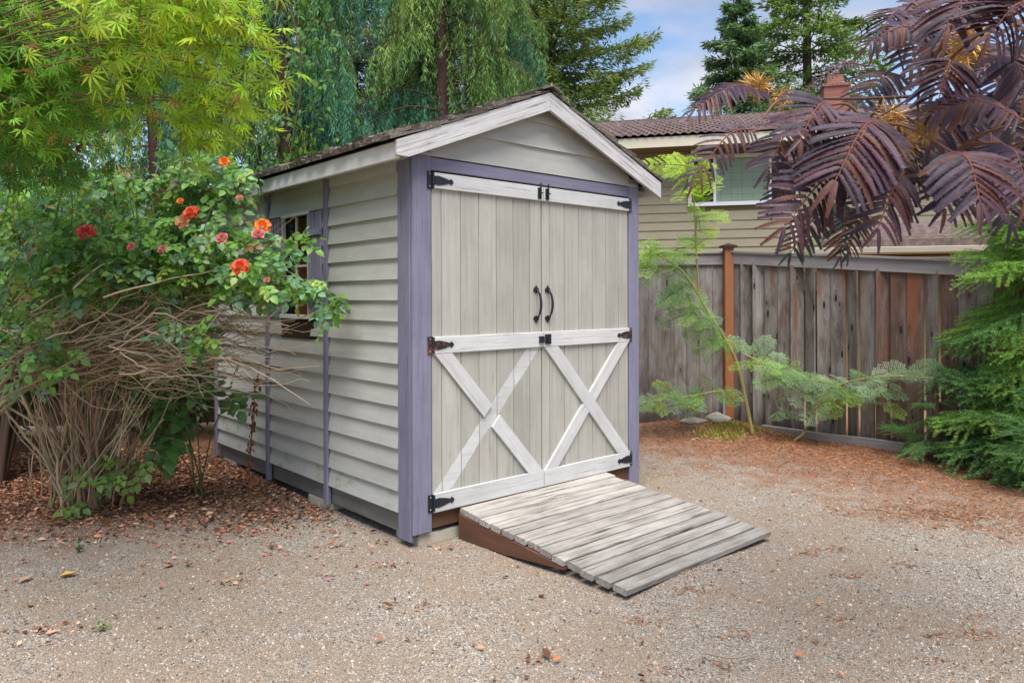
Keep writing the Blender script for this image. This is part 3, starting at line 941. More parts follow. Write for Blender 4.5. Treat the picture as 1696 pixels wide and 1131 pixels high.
# ------------------------------------------------------------------ fences
def fence(name, label, path, step, mats, ztop, zbot, rail=True, skip=None, rail_mat=None):
    P0 = path[0]
    th = thing(name, label, 'fence', (P0[0], P0[1], 0))
    acc = 0
    for (a, c, zt0, zt1, ms, tsel) in path[1]:
        a, c = Vector(a), Vector(c)
        d = (c - a); Lg = d.length; d.normalize()
        out = Vector((d.y, -d.x, 0))
        n = max(1, round(Lg / step))
        for i in range(n):
            f = (i + 0.5) / n
            p = a + d * (Lg * f)
            zt = zt0 + (zt1 - zt0) * f - 0.12 + random.uniform(-0.004, 0.004)
            gz = float(ground_z(p.x, p.y)) - 0.02 + random.uniform(0, 0.02)
            wdt = Lg / n - random.choice([0.002, 0.003, 0.004, 0.007])
            lo = Vector((p.x, p.y, (zt + gz) / 2)) + out * random.uniform(-0.003, 0.003)
            m = tsel(f)
            ex = Vector((random.uniform(-0.002, 0.002), random.uniform(-0.002, 0.002), 1))
            plank('board', th, lo - Vector((P0[0], P0[1], 0)), ex, out, zt - gz, wdt, 0.018, m, ch=0.003)
        # cap rail: face board and flat cap
        mid = (a + c) / 2
        zc = (zt0 + zt1) / 2
        ex = (Vector((c.x, c.y, zt1)) - Vector((a.x, a.y, zt0))).normalized()
        if rail:
            plank('face_rail', th, Vector((mid.x, mid.y, zc - 0.085)) + out * 0.026 - Vector((P0[0], P0[1], 0)), ex, out, Lg - 0.012, 0.125, 0.030, M['rail'], segs=6, wob=0.002)
            plank('cap_rail', th, Vector((mid.x, mid.y, zc - 0.006)) + out * 0.012 - Vector((P0[0], P0[1], 0)), ex, out, Lg - 0.006, 0.026, 0.105, M['rail'], segs=6, wob=0.002)
            plank('back_rail', th, Vector((mid.x, mid.y, 0.45)) - out * 0.035 - Vector((P0[0], P0[1], 0)), d, out, Lg - 0.012, 0.09, 0.04, M['rail'])
    return th
fpost = Vector((2.52, 8.66, 0))
def sel_right(f):
    if f > 0.70: return M['fence_brown']
    if f > 0.42: return random.choice([M['fence_stain'], M['fence_brown']])
    return random.choice([M['fence'], M['fence_stain']])
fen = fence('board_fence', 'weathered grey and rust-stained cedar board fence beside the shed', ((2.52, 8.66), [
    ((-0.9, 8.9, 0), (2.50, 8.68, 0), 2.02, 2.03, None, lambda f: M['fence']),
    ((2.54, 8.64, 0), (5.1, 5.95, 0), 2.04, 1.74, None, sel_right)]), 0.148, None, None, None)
pw = Vector((2.52, 8.63, 0))
post = plank('post', fen, Vector((0, -0.05, 1.03)), (0, 0, 1), (0, -1, 0), 2.1, 0.105, 0.105, M['post'], ch=0.006)
V = [(-0.085, -0.085, 0), (0.085, -0.085, 0), (0.085, 0.085, 0), (-0.085, 0.085, 0), (-0.085, -0.085, 0.02), (0.085, -0.085, 0.02), (0.085, 0.085, 0.02), (-0.085, 0.085, 0.02), (0, 0, 0.055)]
F = [(3, 2, 1, 0), (0, 1, 5, 4), (1, 2, 6, 5), (2, 3, 7, 6), (3, 0, 4, 7), (4, 5, 8), (5, 6, 8), (6, 7, 8), (7, 4, 8)]
put('post_cap', mesh_py('post_cap', V, F, M['dark_wood']), post, Matrix.Translation((0, -0.05, 2.0805)))
slab('metal_bracket', fen, (-0.085, -0.115, 0.04), (-0.055, -0.106, 0.42), M['steel'])
dfr = (Vector((5.1, 5.95, 0)) - Vector((2.60, 8.58, 0))).normalized()
pm = Vector((3.55, 7.45, 0.03)) - Vector((2.52, 8.66, 0))
plank('base_board', fen, pm, dfr, Vector((dfr.y, -dfr.x, 0)), 2.2, 0.10, 0.06, M['rail'], segs=6, wob=0.006)

fence('board_fence', 'dark weathered board fence behind the rose stems at the left edge', ((-6.5, 8.7), [
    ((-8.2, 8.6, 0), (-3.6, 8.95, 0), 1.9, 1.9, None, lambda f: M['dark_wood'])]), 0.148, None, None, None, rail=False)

# ------------------------------------------------------------------ house next door
HR = -R(13.5)
house = thing('neighbour_house', 'tan lap-sided house with brown tiled roof behind the fence', 'house', (3.35, 14.0, 0), HR)
HX0, HX1 = -6.5, 9.3
slab('wall_core', house, (HX0, 0.04, 0), (HX1 + 0.1, 7.0, 4.3), M['soffit'])
wx0, wx1, wz0_, wz1_ = -0.01, 1.98, 3.22, 4.17
ex_h = 0.166
zz = 1.62
while zz < 4.3:
    spans = [(HX0, HX1 + 0.0)]
    if zz + ex_h > wz0_ + 0.02 and zz < wz1_:
        spans = [(HX0, wx0), (wx1, HX1)]
    for (p, q) in spans:
        if q - p > 6 and random.random() < 0.6:
            j = random.uniform(p + 4.5, q - 2)
            parts = [(p, j - 0.002), (j + 0.002, q)]
        else:
            parts = [(p, q)]
        for (a, c) in parts:
            put('siding_board', prism('siding_board', [(0.0, 0), (0.026, 0), (0.008, ex_h + 0.015), (0.0, ex_h + 0.015)], c - a, M['house_siding']), house,
                basis(((a + c) / 2, 0.035, zz), Vector((-1, 0, 0)), Vector((0, -1, 0)), EZ))
    zz += ex_h
slab('corner_trim', house, (HX1, -0.01, 0), (HX1 + 0.12, 0.06, 4.28), M['cream'])
wn = slab('window', house, (wx0, -0.045, wz0_), (wx1, 0.01, wz0_ + 0.07), M['vinyl'])
slab('frame_rail', wn, (wx0, -0.045, wz1_ - 0.07), (wx1, 0.01, wz1_), M['cream'])
for x in (wx0 + 0.035, wx1 - 0.035):
    slab('frame_stile', wn, (x - 0.035, -0.044, wz0_ + 0.072), (x + 0.035, 0.008, wz1_ - 0.072), M['cream'])
px_ = [wx0 + 0.075, wx0 + 0.49, wx0 + 1.475, wx1 - 0.075]
for x in px_[1:3]:
    slab('mullion', wn, (x - 0.025, -0.04, wz0_ + 0.072), (x + 0.025, 0.005, wz1_ - 0.072), M['vinyl'])
for i in range(3):
    slab('pane', wn, (px_[i] + (0.027 if i else 0), -0.012, wz0_ + 0.073), (px_[i + 1] - (0.027 if i < 2 else 0), -0.008, wz1_ - 0.073), M['glass'])
slab('window_shade', wn, (px_[1] + 0.03, 0.004, wz0_ + 0.075), (px_[2] - 0.03, 0.012, wz1_ - 0.075), M['shade'])
for a, c in ((px_[0] + 0.002, px_[1] - 0.03), (px_[2] + 0.03, px_[3] - 0.002)):
    slab('unlit_room_panel', wn, (a, 0.012, wz0_ + 0.075), (c, 0.03, wz1_ - 0.075), M['dark_wood'])  # dark-coloured sheets behind the side panes stand in for the unlit room
# roof of the house
EO, PIT, RUN = 0.6, 0.30, 3.5
ZE = 4.36
slab('soffit', house, (HX0 - 0.3, -EO + 0.03, 4.262), (HX1 + 0.3, 0.03, 4.285), M['soffit'])
slab('fascia', house, (HX0 - 0.3, -EO - 0.005, 4.255), (HX1 + 0.3, -EO + 0.025, 4.44), M['cream'])
b = Buf()
def tile_roof(b, x0, x1, y0, z0, run, pit, col_w=0.15, course=0.33, amp=0.045):
    xs_ = np.arange(x0, x1, col_w / 4)
    n = len(xs_)
    nc = int(run / course)
    for k in range(nc):
        ya, yb = y0 + k * course, y0 + (k + 1) * course + 0.03
        wv = amp * np.abs(np.sin(PI * xs_ / col_w + (PI / 2 if k % 2 else 0)))
        za = z0 + pit * (ya - y0) + 0.045 + wv
        zb_ = z0 + pit * (yb - y0) + 0.012 + wv
        row = [np.stack([xs_, np.full(n, ya), za - 0.035], 1), np.stack([xs_, np.full(n, ya), za], 1), np.stack([xs_, np.full(n, yb), zb_], 1)]
        V = np.concatenate(row)
        i = np.arange(n - 1)
        F = np.concatenate([np.stack([i, i + 1, i + 1 + n, i + n], 1), np.stack([i + n, i + 1 + n, i + 1 + 2 * n, i + 2 * n], 1)])
        b.add(V, F, (0.2, 0.15, 0.14))
tile_roof(b, HX0 - 0.35, HX1 + 0.3, -EO - 0.05, 4.44, RUN + EO, PIT)
rf = slab('roof', house, (HX0 - 0.35, RUN - 0.08, 4.44 + PIT * (RUN + EO) + 0.0), (HX1 + 0.3, RUN + 0.08, 4.44 + PIT * (RUN + EO) + 0.07), M['tile'])
b.build('roof_tiles', M['tile'], rf, kind='stuff')
V = [(HX0 - 0.3, RUN, 4.4 + PIT * (RUN + EO)), (HX1 + 0.3, RUN, 4.4 + PIT * (RUN + EO)), (HX1 + 0.3, 2 * RUN + EO, 4.4), (HX0 - 0.3, 2 * RUN + EO, 4.4), (HX0 - 0.3, -EO, 4.4), (HX1 + 0.3, -EO, 4.4)]
put('roof_back', mesh_py('roof_back', V, [(0, 1, 2, 3), (4, 5, 1, 0)], M['tile']), rf)
# chimney
ch = slab('chimney', house, (2.84, 2.62, 4.9), (3.34, 3.2, 6.02), M['brick'])
slab('chimney_crown', ch, (2.81, 2.59, 6.022), (3.37, 3.23, 6.08), M['brick'])
slab('chimney_pot', ch, (2.93, 2.75, 6.083), (3.25, 3.07, 6.30), M['brick'])
# lower wing on the right
b = Buf()
tile_roof(b, 1.82, 8.5, -3.35, 2.28, 3.3, 0.16, 0.16, 0.33, 0.028)
wg = slab('wing_fascia', house, (1.8, -3.36, 2.13), (8.5, -3.33, 2.29), M['tile'])
b.build('roof_tiles', M['tile'], wg, kind='stuff')
gut = [(0, 0), (-0.10, 0.02), (-0.12, 0.09), (-0.10, 0.095), (-0.02, 0.095), (0, 0.09)]
put('gutter', prism('gutter', gut, 7.1, M['cream']), wg, basis((5.25, -3.362, 2.085), EX, EY, EZ))
slab('wing_wall', house, (1.9, -2.7, 0), (8.4, -2.6, 2.3), M['soffit'])
slab('wing_soffit', house, (1.85, -3.32, 2.155), (8.45, -2.705, 2.175), M['soffit'])
slab('wing_beam', house, (1.9, -3.30, 1.91), (8.45, -3.2, 2.05), M['cream'])
slab('wing_post', house, (1.92, -3.29, 0), (2.02, -3.21, 1.905), M['cream'])
slab('wing_trim', house, (1.5, -2.62, 1.9), (1.58, -2.55, 2.75), M['cream'])


# ------------------------------------------------------------------ leaf templates (x forward, z up)
def maple_leaf():
    V, F = [], []
    lobes = [(0, 1.0), (34, 0.95), (-34, 0.95), (70, 0.78), (-70, 0.78), (108, 0.48), (-108, 0.48)]
    for a, l in lobes:
        a = R(a)
        d = np.array([math.cos(a), math.sin(a)]); s = np.array([-d[1], d[0]])
        w = 0.074 * (0.6 + 0.4 * l)
        n = len(V)
        p = [d * 0.02, d * l * 0.45 - s * w, d * l, d * l * 0.45 + s * w, d * l * 0.45]
        zz = [0, -0.02 - 0.02, -0.22 * l * l, -0.02 - 0.02, 0.03]
        V += [(q[0], q[1], z) for q, z in zip(p, zz)]
        F += [(n, n + 1, n + 4), (n + 1, n + 2, n + 4), (n + 2, n + 3, n + 4), (n + 3, n, n + 4)]
    return np.array(V), np.array(F)
MAPLE_V, MAPLE_F = maple_leaf()

def leaflet(l=1.0, w=0.34, fold=0.06, droop=0.12, x0=0.0):
    V = [(x0, 0, 0), (x0 + 0.28 * l, -w * 0.85, fold), (x0 + 0.28 * l, 0, -0.01), (x0 + 0.28 * l, w * 0.85, fold),
         (x0 + 0.62 * l, -w * 0.8, fold * 0.8 - droop * 0.4), (x0 + 0.62 * l, 0, -droop * 0.4), (x0 + 0.62 * l, w * 0.8, fold * 0.8 - droop * 0.4), (x0 + l, 0, -droop)]
    F = [(0, 1, 2), (0, 2, 3), (1, 4, 5), (1, 5, 2), (2, 5, 6), (2, 6, 3), (4, 7, 5), (5, 7, 6)]
    return np.array(V, float), np.array(F)

def compound(n_pair, l, w, spread=65, gap=0.42):
    """a rose or bramble leaf: a stalk with opposite leaflets and one at the tip"""
    Vs, Fs = [], []
    off = 0
    lv, lf = leaflet(l, w)
    def add(V, F):
        nonlocal off
        Vs.append(V); Fs.append(F + off); off += len(V)
    end = gap * n_pair + 0.1
    for k in range(n_pair):
        x = 0.15 + gap * k
        for s in (-1, 1):
            a = R(spread) * s
            c, si = math.cos(a), math.sin(a)
            q = lv * (0.8 + 0.1 * k)
            V = np.stack([q[:, 0] * c - q[:, 1] * si + x, q[:, 0] * si + q[:, 1] * c, q[:, 2]], 1)
            add(V, lf)
    add(lv * 1.05 + np.array([end, 0, 0]), lf)
    V = np.array([(0, -0.012, 0), (0, 0.012, 0), (end, 0.008, 0.0), (end, -0.008, 0)])
    add(V, np.array([(0, 1, 2), (0, 2, 3)]))
    V = np.concatenate(Vs); V[:, 2] -= 0.07 * V[:, 0] ** 2
    return V, np.concatenate(Fs)
ROSE_V, ROSE_F = compound(2, 0.62, 0.24)
BRAM_V, BRAM_F = compound(1, 0.95, 0.36, 75, 0.35)
SIMPLE_V, SIMPLE_F = leaflet(1.0, 0.30, 0.08, 0.2)
CURL_V = np.array([(0, 0, 0.0), (0.35, -0.28, 0.14), (0.4, 0.02, -0.02), (0.3, 0.3, 0.16), (0.75, -0.2, 0.16), (0.72, 0.22, 0.1), (1, 0.05, 0.12)])
CURL_F = np.array([(0, 1, 2), (0, 2, 3), (1, 4, 2), (2, 5, 3), (2, 4, 6), (2, 6, 5)])
BLADE_V = np.array([(0, 0, 0), (0.45, -0.13, 0.02), (1, 0, -0.06), (0.45, 0.13, 0.02)])
BLADE_F = np.array([(0, 1, 2), (0, 2, 3)])

def single_mesh(name, V, F, col, mat):
    b = Buf(); b.add(V, F, col)
    return b.mesh(name, mat, smooth=False)

def frame_matrix(p, x, n, s):
    X = Vector(x).normalized()
    Y = Vector(n).cross(X).normalized()
    Z = X.cross(Y)
    return basis(p, X * s, Y * s, Z * s)

def in_view(P, pad=0.02):
    x = P[:, 0] / P[:, 1] * 1224 / 848
    y = (1.5 - P[:, 2]) / P[:, 1] * 1224
    return (np.abs(x) < 1 + pad) & (y > -494 - 20) & (y < 640) & (P[:, 1] > 0.5)

def leaves_on(th, off, P, X, N, S, C, tv, tf, mat, n_obj=300, name='leaf', rest_name='leaves', score=None):
    """the n_obj leaves that show largest become parts of their own, the rest one part of kind stuff"""
    vis = in_view(P)
    sc_ = S / P[:, 1] * np.where(vis, 1, 0.01) if score is None else score * np.where(vis, 1, 0.01)
    order = np.argsort(-sc_)
    pick = order[:n_obj]
    rest_i = order[n_obj:]
    # a dozen shared meshes of slightly different colour
    cl = [C[i] for i in pick[:: max(1, len(pick) // 14)][:14]]
    meshes = [single_mesh(name, tv, tf, np.array(c), mat) for c in cl]
    cl = np.array(cl)
    for i in pick:
        me = meshes[int(np.argmin(((cl - C[i]) ** 2).sum(1) * (1 + rng.random(len(cl)))))]
        put(name, me, th, frame_matrix(Vector(P[i]) - off, X[i], N[i], S[i]))
    if len(rest_i):
        b = Buf()
        b.inst(tv, tf, P[rest_i] - np.array(off), X[rest_i], N[rest_i], S[rest_i], C[rest_i])
        b.build(rest_name, mat, th, kind='stuff')

# ------------------------------------------------------------------ conifers far behind
def conifer(name, label, base, H, R0, zlo, color, n_br=150, droop=0.32, spr=0.24, dens=70, hang=0.5, top_pow=0.8, trunk_r=0.25, seed=1, group='conifers beyond the gardens', whorl=0.0):
    g = np.random.default_rng(seed)
    th = thing(name, label, 'tree', base, 0, group)
    t = Buf()
    t.tube([(0, 0, -0.2), (0.05, 0, H * 0.3), (0, 0.05, H * 0.7), (0, 0, H)], [trunk_r * 1.2, trunk_r, trunk_r * 0.5, 0.02], (0.08, 0.06, 0.05), 8)
    b = Buf()
    for i in range(n_br):
        z = zlo + (H - 0.3 - zlo) * (i + g.random()) / n_br
        if whorl: z = round(z / whorl) * whorl + g.normal(0, 0.16)
        z = min(z, H - 0.25)
        f = 1 - z / H
        ln = R0 * f ** top_pow * g.uniform(0.62, 1.12)
        az = i * 2.399 + g.uniform(-0.4, 0.4)
        d = np.array([math.cos(az), math.sin(az), 0]); s = np.array([-d[1], d[0], 0])
        rise = g.uniform(-0.05, 0.22)
        def P(u):
            return d[None] * (ln * u)[:, None] + np.array([0, 0, 1.0])[None] * (z + ln * (rise * u - droop * u ** 2 + 0.16 * u ** 4))[:, None]
        t.tube(P(np.linspace(0, 1, 5)), np.linspace(0.05 * f + 0.015, 0.006, 5), (0.07, 0.055, 0.045), 4)
        n = int(dens * (0.35 + ln / R0))
        u = g.beta(1.7, 1.15, n)
        w = (0.10 + 0.26 * np.sin(np.clip(u * 1.1, 0, 1) * PI * 0.9)) * ln * 0.75
        sd = g.uniform(-1, 1, n)
        p = P(u) + s[None] * (sd * w)[:, None]
        p[:, 2] -= np.abs(sd) * w * hang + g.uniform(0, 0.10, n) * hang
        p += g.normal(0, 0.035, (n, 3))
        x = d[None] * g.uniform(0.5, 1.0, (n, 1)) + s[None] * (sd * 0.9)[:, None] + np.array([0, 0, -1.0])[None] * g.uniform(0.0, 0.9, (n, 1)) * hang
        x += g.normal(0, 0.22, (n, 3))
        cb = np.array(color) * g.uniform(0.75, 1.2)
        c = cb[None] * g.uniform(0.7, 1.35, (n, 1)) * np.array([1, 1, 1])[None]
        c = c * (1 + np.array([0.35, 0.22, 0.0])[None] * (u[:, None] ** 3))
        for _ in range(3):
            nn = g.normal(0, 0.6, (n, 3)) + np.array([0, -0.3, 0.8])
            b.inst(BLADE_V, BLADE_F, p + g.normal(0, 0.05, (n, 3)), x + g.normal(0, 0.35, (n, 3)), nn, np.stack([g.uniform(0.6, 1.25, n) * spr] * 2 + [np.full(n, spr)], 1), c)
    t.build('trunk', M['twig'], th, smooth=True)
    b.build('crown', M['needle'], th)
    return th

conifer('hemlock_tree', 'tall yellow-green evergreen rising directly behind the shed roof ridge', (1.0, 21.0, 0), 22, 4.7, 3.2, (0.140, 0.205, 0.065), n_br=220, droop=0.05, spr=0.18, dens=300, hang=0.3, top_pow=0.95, seed=3)
conifer('fir_tree', 'slim dark green fir with pointed top behind the house roof, left of the pair', (9.3, 30.5, 0), 14.4, 5.0, 3.5, (0.100, 0.180, 0.090), n_br=130, droop=0.16, spr=0.26, dens=125, hang=0.3, whorl=0.75, seed=5, group='pair of firs behind the house')
conifer('fir_tree', 'broad layered fir behind the brick chimney, right of the pair', (12.4, 31.0, 0), 22.0, 5.9, 4.0, (0.130, 0.215, 0.060), n_br=145, droop=0.18, spr=0.27, dens=150, hang=0.35, whorl=0.9, seed=6, group='pair of firs behind the house')
conifer('fir_tree', 'pale grey-green fir seen between the two weeping cedars', (-5.6, 26.0, 0), 19, 4.6, 3.0, (0.170, 0.235, 0.150), n_br=190, droop=0.42, spr=0.27, dens=110, hang=0.8, seed=7, group='tall firs far behind the weeping cedars')
conifer('fir_tree', 'grey-green fir with sky gap beside it, just left of the right weeping cedar', (-3.5, 28.0, 0), 15, 3.2, 3.0, (0.160, 0.225, 0.140), n_br=150, droop=0.42, spr=0.27, dens=100, hang=0.8, seed=8, group='tall firs far behind the weeping cedars')
conifer('fir_tree', 'dark fir glimpsed through the weeping cedar curtains on the left', (-10.5, 24.0, 0), 17, 4.8, 2.5, (0.09, 0.15, 0.10), n_br=100, droop=0.4, spr=0.30, dens=90, hang=0.8, seed=9, group='tall firs far behind the weeping cedars')
conifer('fir_tree', 'dark fir behind the maple leaves near the left edge', (-15.5, 23.0, 0), 18, 5.2, 2.5, (0.08, 0.135, 0.085), n_br=90, droop=0.4, spr=0.32, dens=80, hang=0.8, seed=10, group='tall firs far behind the weeping cedars')

# ------------------------------------------------------------------ weeping cedars behind the shed
def weeping(name, label, base, H, R0, zlo, zhi, n_limb, seed, pal, az_bias=None, trunk_r=0.12, dens=18):
    g = np.random.default_rng(seed)
    th = thing(name, label, 'tree', base, 0, 'weeping cedars behind the shed')
    t = Buf()
    zz = np.linspace(-0.2, H, 9)
    t.tube(np.stack([0.05 * np.sin(zz * 0.9), 0.04 * np.cos(zz * 0.7), zz], 1), np.linspace(trunk_r * 1.25, 0.03, 9), (0.10, 0.055, 0.05), 10)
    t.build('trunk', M['cedar_bark'], th, smooth=True)
    tw = Buf(); b = Buf()
    for i in range(n_limb):
        z = zlo + (zhi - zlo) * (i + g.random()) / n_limb
        az = i * 2.399 + g.uniform(-0.5, 0.5) if az_bias is None else g.choice(az_bias) + g.normal(0, 0.35)
        ln = R0 * g.uniform(0.55, 1.1) * (1 - 0.55 * z / H)
        if z > 2.6 and math.sin(az) < -0.80: az += 0.75 * (1 if math.cos(az) > 0 else -1)
        d = np.array([math.cos(az), math.sin(az), 0]); s = np.array([-d[1], d[0], 0])
        up = g.uniform(0.1, 0.5)
        u = np.linspace(0, 1, 9)
        path = d[None] * (ln * u)[:, None] + np.stack([0 * u, 0 * u, z + ln * (up * u - (0.45 + up) * u ** 2.2)], 1)
        tw.tube(path, np.linspace(0.018, 0.004, 9), (0.10, 0.06, 0.045), 5)
        col = np.array(pal[g.integers(len(pal))]) * g.uniform(0.85, 1.15)
        ns = int(dens * (0.5 + ln))
        us = g.beta(1.6, 1.0, ns)
        st = np.stack([np.interp(us, u, path[:, k]) for k in range(3)], 1) + s[None] * g.normal(0, 0.10, (ns, 1)) + d[None] * g.normal(0, 0.03, (ns, 1))
        hl = g.uniform(0.45, 1.15, ns) * (0.7 + 0.3 * g.random()) * g.choice([0.8, 1.0, 1.3])
        m = 30
        k = np.linspace(0, 1, m)[None, :]
        ph = g.uniform(0, 6.28, (ns, 1)); aw = g.uniform(0.01, 0.04, (ns, 1))
        sway = np.sin(k * 3 + ph) * aw * k
        out = 0.10 * np.sin(k * PI * 0.5) * g.uniform(0, 1, (ns, 1))
        px = st[:, None, 0] + d[0] * out + s[0] * sway
        py = st[:, None, 1] + d[1] * out + s[1] * sway
        pz = st[:, None, 2] - hl[:, None] * k
        nodes = np.stack([px, py, pz], -1)
        keep = g.random((ns, m)) < 0.93
        p = nodes[keep]
        kk = np.repeat(k, ns, 0)[keep]
        cs = (col[None] * g.uniform(0.5, 1.45, (ns, 1)))
        tipc = np.array(pal[0]) * 1.25
        c = np.repeat(cs[:, None, :], m, 1)[keep]
        c = c * (1 - 0.35 * kk[:, None] ** 2) + tipc[None] * 0.35 * kk[:, None] ** 2
        dead = g.random(len(p)) < 0.012
        c[dead] = np.array([0.20, 0.09, 0.04])
        K = len(p)
        for rpt in range(2):
            x = np.stack([g.normal(0, 0.42, K), g.normal(0, 0.42, K), -g.uniform(0.7, 1.1, K)], 1)
            nn = g.normal(0, 1, (K, 3)) + np.array([0, -0.8, 0.2])
            ln_ = g.uniform(0.045, 0.10, K)
            b.inst(BLADE_V, BLADE_F, p + g.normal(0, 0.012, (K, 3)), x, nn, np.stack([ln_ * 1.15, ln_ * 0.62, ln_], 1), c * g.uniform(0.8, 1.2, (K, 1)))
    tw.build('limbs', M['twig'], th, smooth=True, kind='stuff')
    b.build('crown', M['needle'], th)
    return th
PAL = [(0.105, 0.270, 0.175), (0.125, 0.290, 0.140), (0.200, 0.300, 0.070), (0.215, 0.295, 0.055), (0.085, 0.230, 0.150), (0.150, 0.255, 0.060)]
weeping('weeping_cedar', 'weeping blue-green cedar with bare reddish trunk directly behind the shed roof', (-0.92, 10.2, 0), 8.5, 2.15, 1.6, 7.4, 92, 21, PAL, dens=20)
weeping('weeping_cedar', 'weeping cedar with hanging curtains behind the rear of the shed', (-2.95, 9.7, 0), 8.0, 1.75, 1.5, 7.0, 80, 22, PAL, dens=20)
weeping('weeping_cedar', 'weeping cedar behind the roses and maple, leftmost of the cedars', (-4.75, 9.9, 0), 7.5, 1.25, 1.2, 6.6, 42, 23, PAL, dens=17)

# green vine climbing into the middle cedar
vine = thing('climbing_vine', 'bright green broad-leaved vine climbing into the middle weeping cedar', 'vine', (-2.6, 8.9, 0))
t = Buf(); vb = smooth_path([(0.1, 0.2, 0), (0.0, 0.1, 1.6), (-0.08, 0, 3.0), (0.1, -0.1, 4.2), (-0.15, 0, 5.4)], 8)
t.tube(vb, np.linspace(0.02, 0.006, len(vb)), (0.12, 0.09, 0.05), 5)
t.build('stem', M['twig'], vine, smooth=True)
K = 620
u = rng.uniform(0.25, 1, K); P = np.stack([np.interp(u, np.linspace(0, 1, len(vb)), vb[:, k]) for k in range(3)], 1) + rng.normal(0, 1, (K, 3)) * np.array([0.26, 0.12, 0.2])
b = Buf(); b.inst(SIMPLE_V, SIMPLE_F, P, rng.normal(0, 0.5, (K, 3)) + np.array([0, -0.3, -0.6]), rng.normal(0, 0.4, (K, 3)) + np.array([0, -0.8, 0.6]), rng.uniform(0.06, 0.11, K), vary((0.10, 0.21, 0.035), K, 0.35))
b.build('leaves', M['leaf'], vine, kind='stuff')

# dark shrubs closing the left background
def shrub(name, label, base, rad, n, col, size=0.08, seed=3, tv=SIMPLE_V, tf=SIMPLE_F, zc=None):
    g = np.random.default_rng(seed)
    th = thing(name, label, 'shrub', base)
    t = Buf()
    for i in range(16):
        e = g.normal(0, 0.45, 2) * np.array(rad[:2])
        zt_s = rad[2] * 1.6 if zc is None else zc + rad[2] * 0.6
        t.tube([(0, 0, -0.05), (e[0] * 0.4, e[1] * 0.4, zt_s * 0.45), (e[0], e[1], zt_s)], [0.03, 0.02, 0.006], (0.09, 0.06, 0.045), 5)
    t.build('stems', M['twig'], th, smooth=True, kind='stuff')
    q = unit(n) * (g.random((n, 1)) ** 0.28)
    lump = 1 + 0.16 * np.sin(q[:, :1] * 7 + seed) * np.cos(q[:, 2:] * 6) + 0.1 * np.sin(q[:, 1:2] * 11)
    P = q * lump * np.array(rad) + np.array([0, 0, rad[2] * 1.0 if zc is None else zc])
    X = q * np.array([1, 1, 0.4]) + g.normal(0, 0.5, (n, 3)) + np.array([0, 0, -0.5])
    N = q + np.array([0, -0.3, 0.6]) + g.normal(0, 0.4, (n, 3))
    b = Buf(); b.inst(tv, tf, P, X, N, g.uniform(0.6, 1.2, n) * size, vary(col, n, 0.4, 0.12))
    b.build('crown', M['leaf'], th)
shrub('evergreen_shrub', 'dark green shrub filling the background behind the rose at far left', (-5.2, 6.9, 0), (1.5, 0.8, 1.75), 9000, (0.065, 0.115, 0.040), 0.085, 4)
shrub('evergreen_shrub', 'dark-leaved green shrub between the rose bush and the rear corner of the shed', (-3.75, 7.9, 0), (0.9, 0.6, 1.15), 5000, (0.07, 0.125, 0.045), 0.07, 5)

shrub('leafy_shrub', 'light green narrow-leaved shrub between the maple and the rose blooms at left', (-4.0, 5.75, 0), (1.0, 0.45, 0.75), 6000, (0.150, 0.270, 0.040), 0.07, 8, zc=1.75)

# ------------------------------------------------------------------ japanese maple, upper left
mb = Vector((-3.5, 3.2, 0))
maple = thing('japanese_maple', 'japanese maple with yellow-green palmate leaves hanging in from the upper left', 'tree', mb)
lim = Buf(); tk = Buf()
tr = smooth_path([(-3.5, 3.2, -0.1), (-3.45, 3.22, 0.7), (-3.3, 3.2, 1.4), (-3.2, 3.25, 2.1)], 6) - np.array(mb)
tk.tube(tr, np.linspace(0.09, 0.06, len(tr)), (0.16, 0.13, 0.10), 8)
hub = np.array([-3.2, 3.25, 2.1])
def UP(px, py, Y): return np.array([(px - 848) / 1224 * Y, Y, 1.5 - (py - 494) / 1224 * Y])
ends = []
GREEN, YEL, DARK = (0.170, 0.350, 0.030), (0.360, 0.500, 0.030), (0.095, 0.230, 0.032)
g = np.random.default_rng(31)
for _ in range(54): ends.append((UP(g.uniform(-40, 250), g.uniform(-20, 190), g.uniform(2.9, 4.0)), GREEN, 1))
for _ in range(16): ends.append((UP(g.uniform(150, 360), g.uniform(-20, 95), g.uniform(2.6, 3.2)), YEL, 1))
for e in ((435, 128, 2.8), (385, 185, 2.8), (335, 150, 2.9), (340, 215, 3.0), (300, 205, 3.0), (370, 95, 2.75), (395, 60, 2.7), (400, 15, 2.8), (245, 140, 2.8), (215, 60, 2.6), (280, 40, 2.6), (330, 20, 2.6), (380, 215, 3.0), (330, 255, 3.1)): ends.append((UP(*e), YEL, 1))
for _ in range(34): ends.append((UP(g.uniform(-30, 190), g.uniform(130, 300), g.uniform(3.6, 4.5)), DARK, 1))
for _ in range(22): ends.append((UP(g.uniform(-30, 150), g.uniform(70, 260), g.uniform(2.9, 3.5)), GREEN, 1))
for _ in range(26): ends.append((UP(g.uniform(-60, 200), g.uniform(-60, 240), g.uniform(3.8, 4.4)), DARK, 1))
LP, LX, LN, LS, LC = [], [], [], [], []
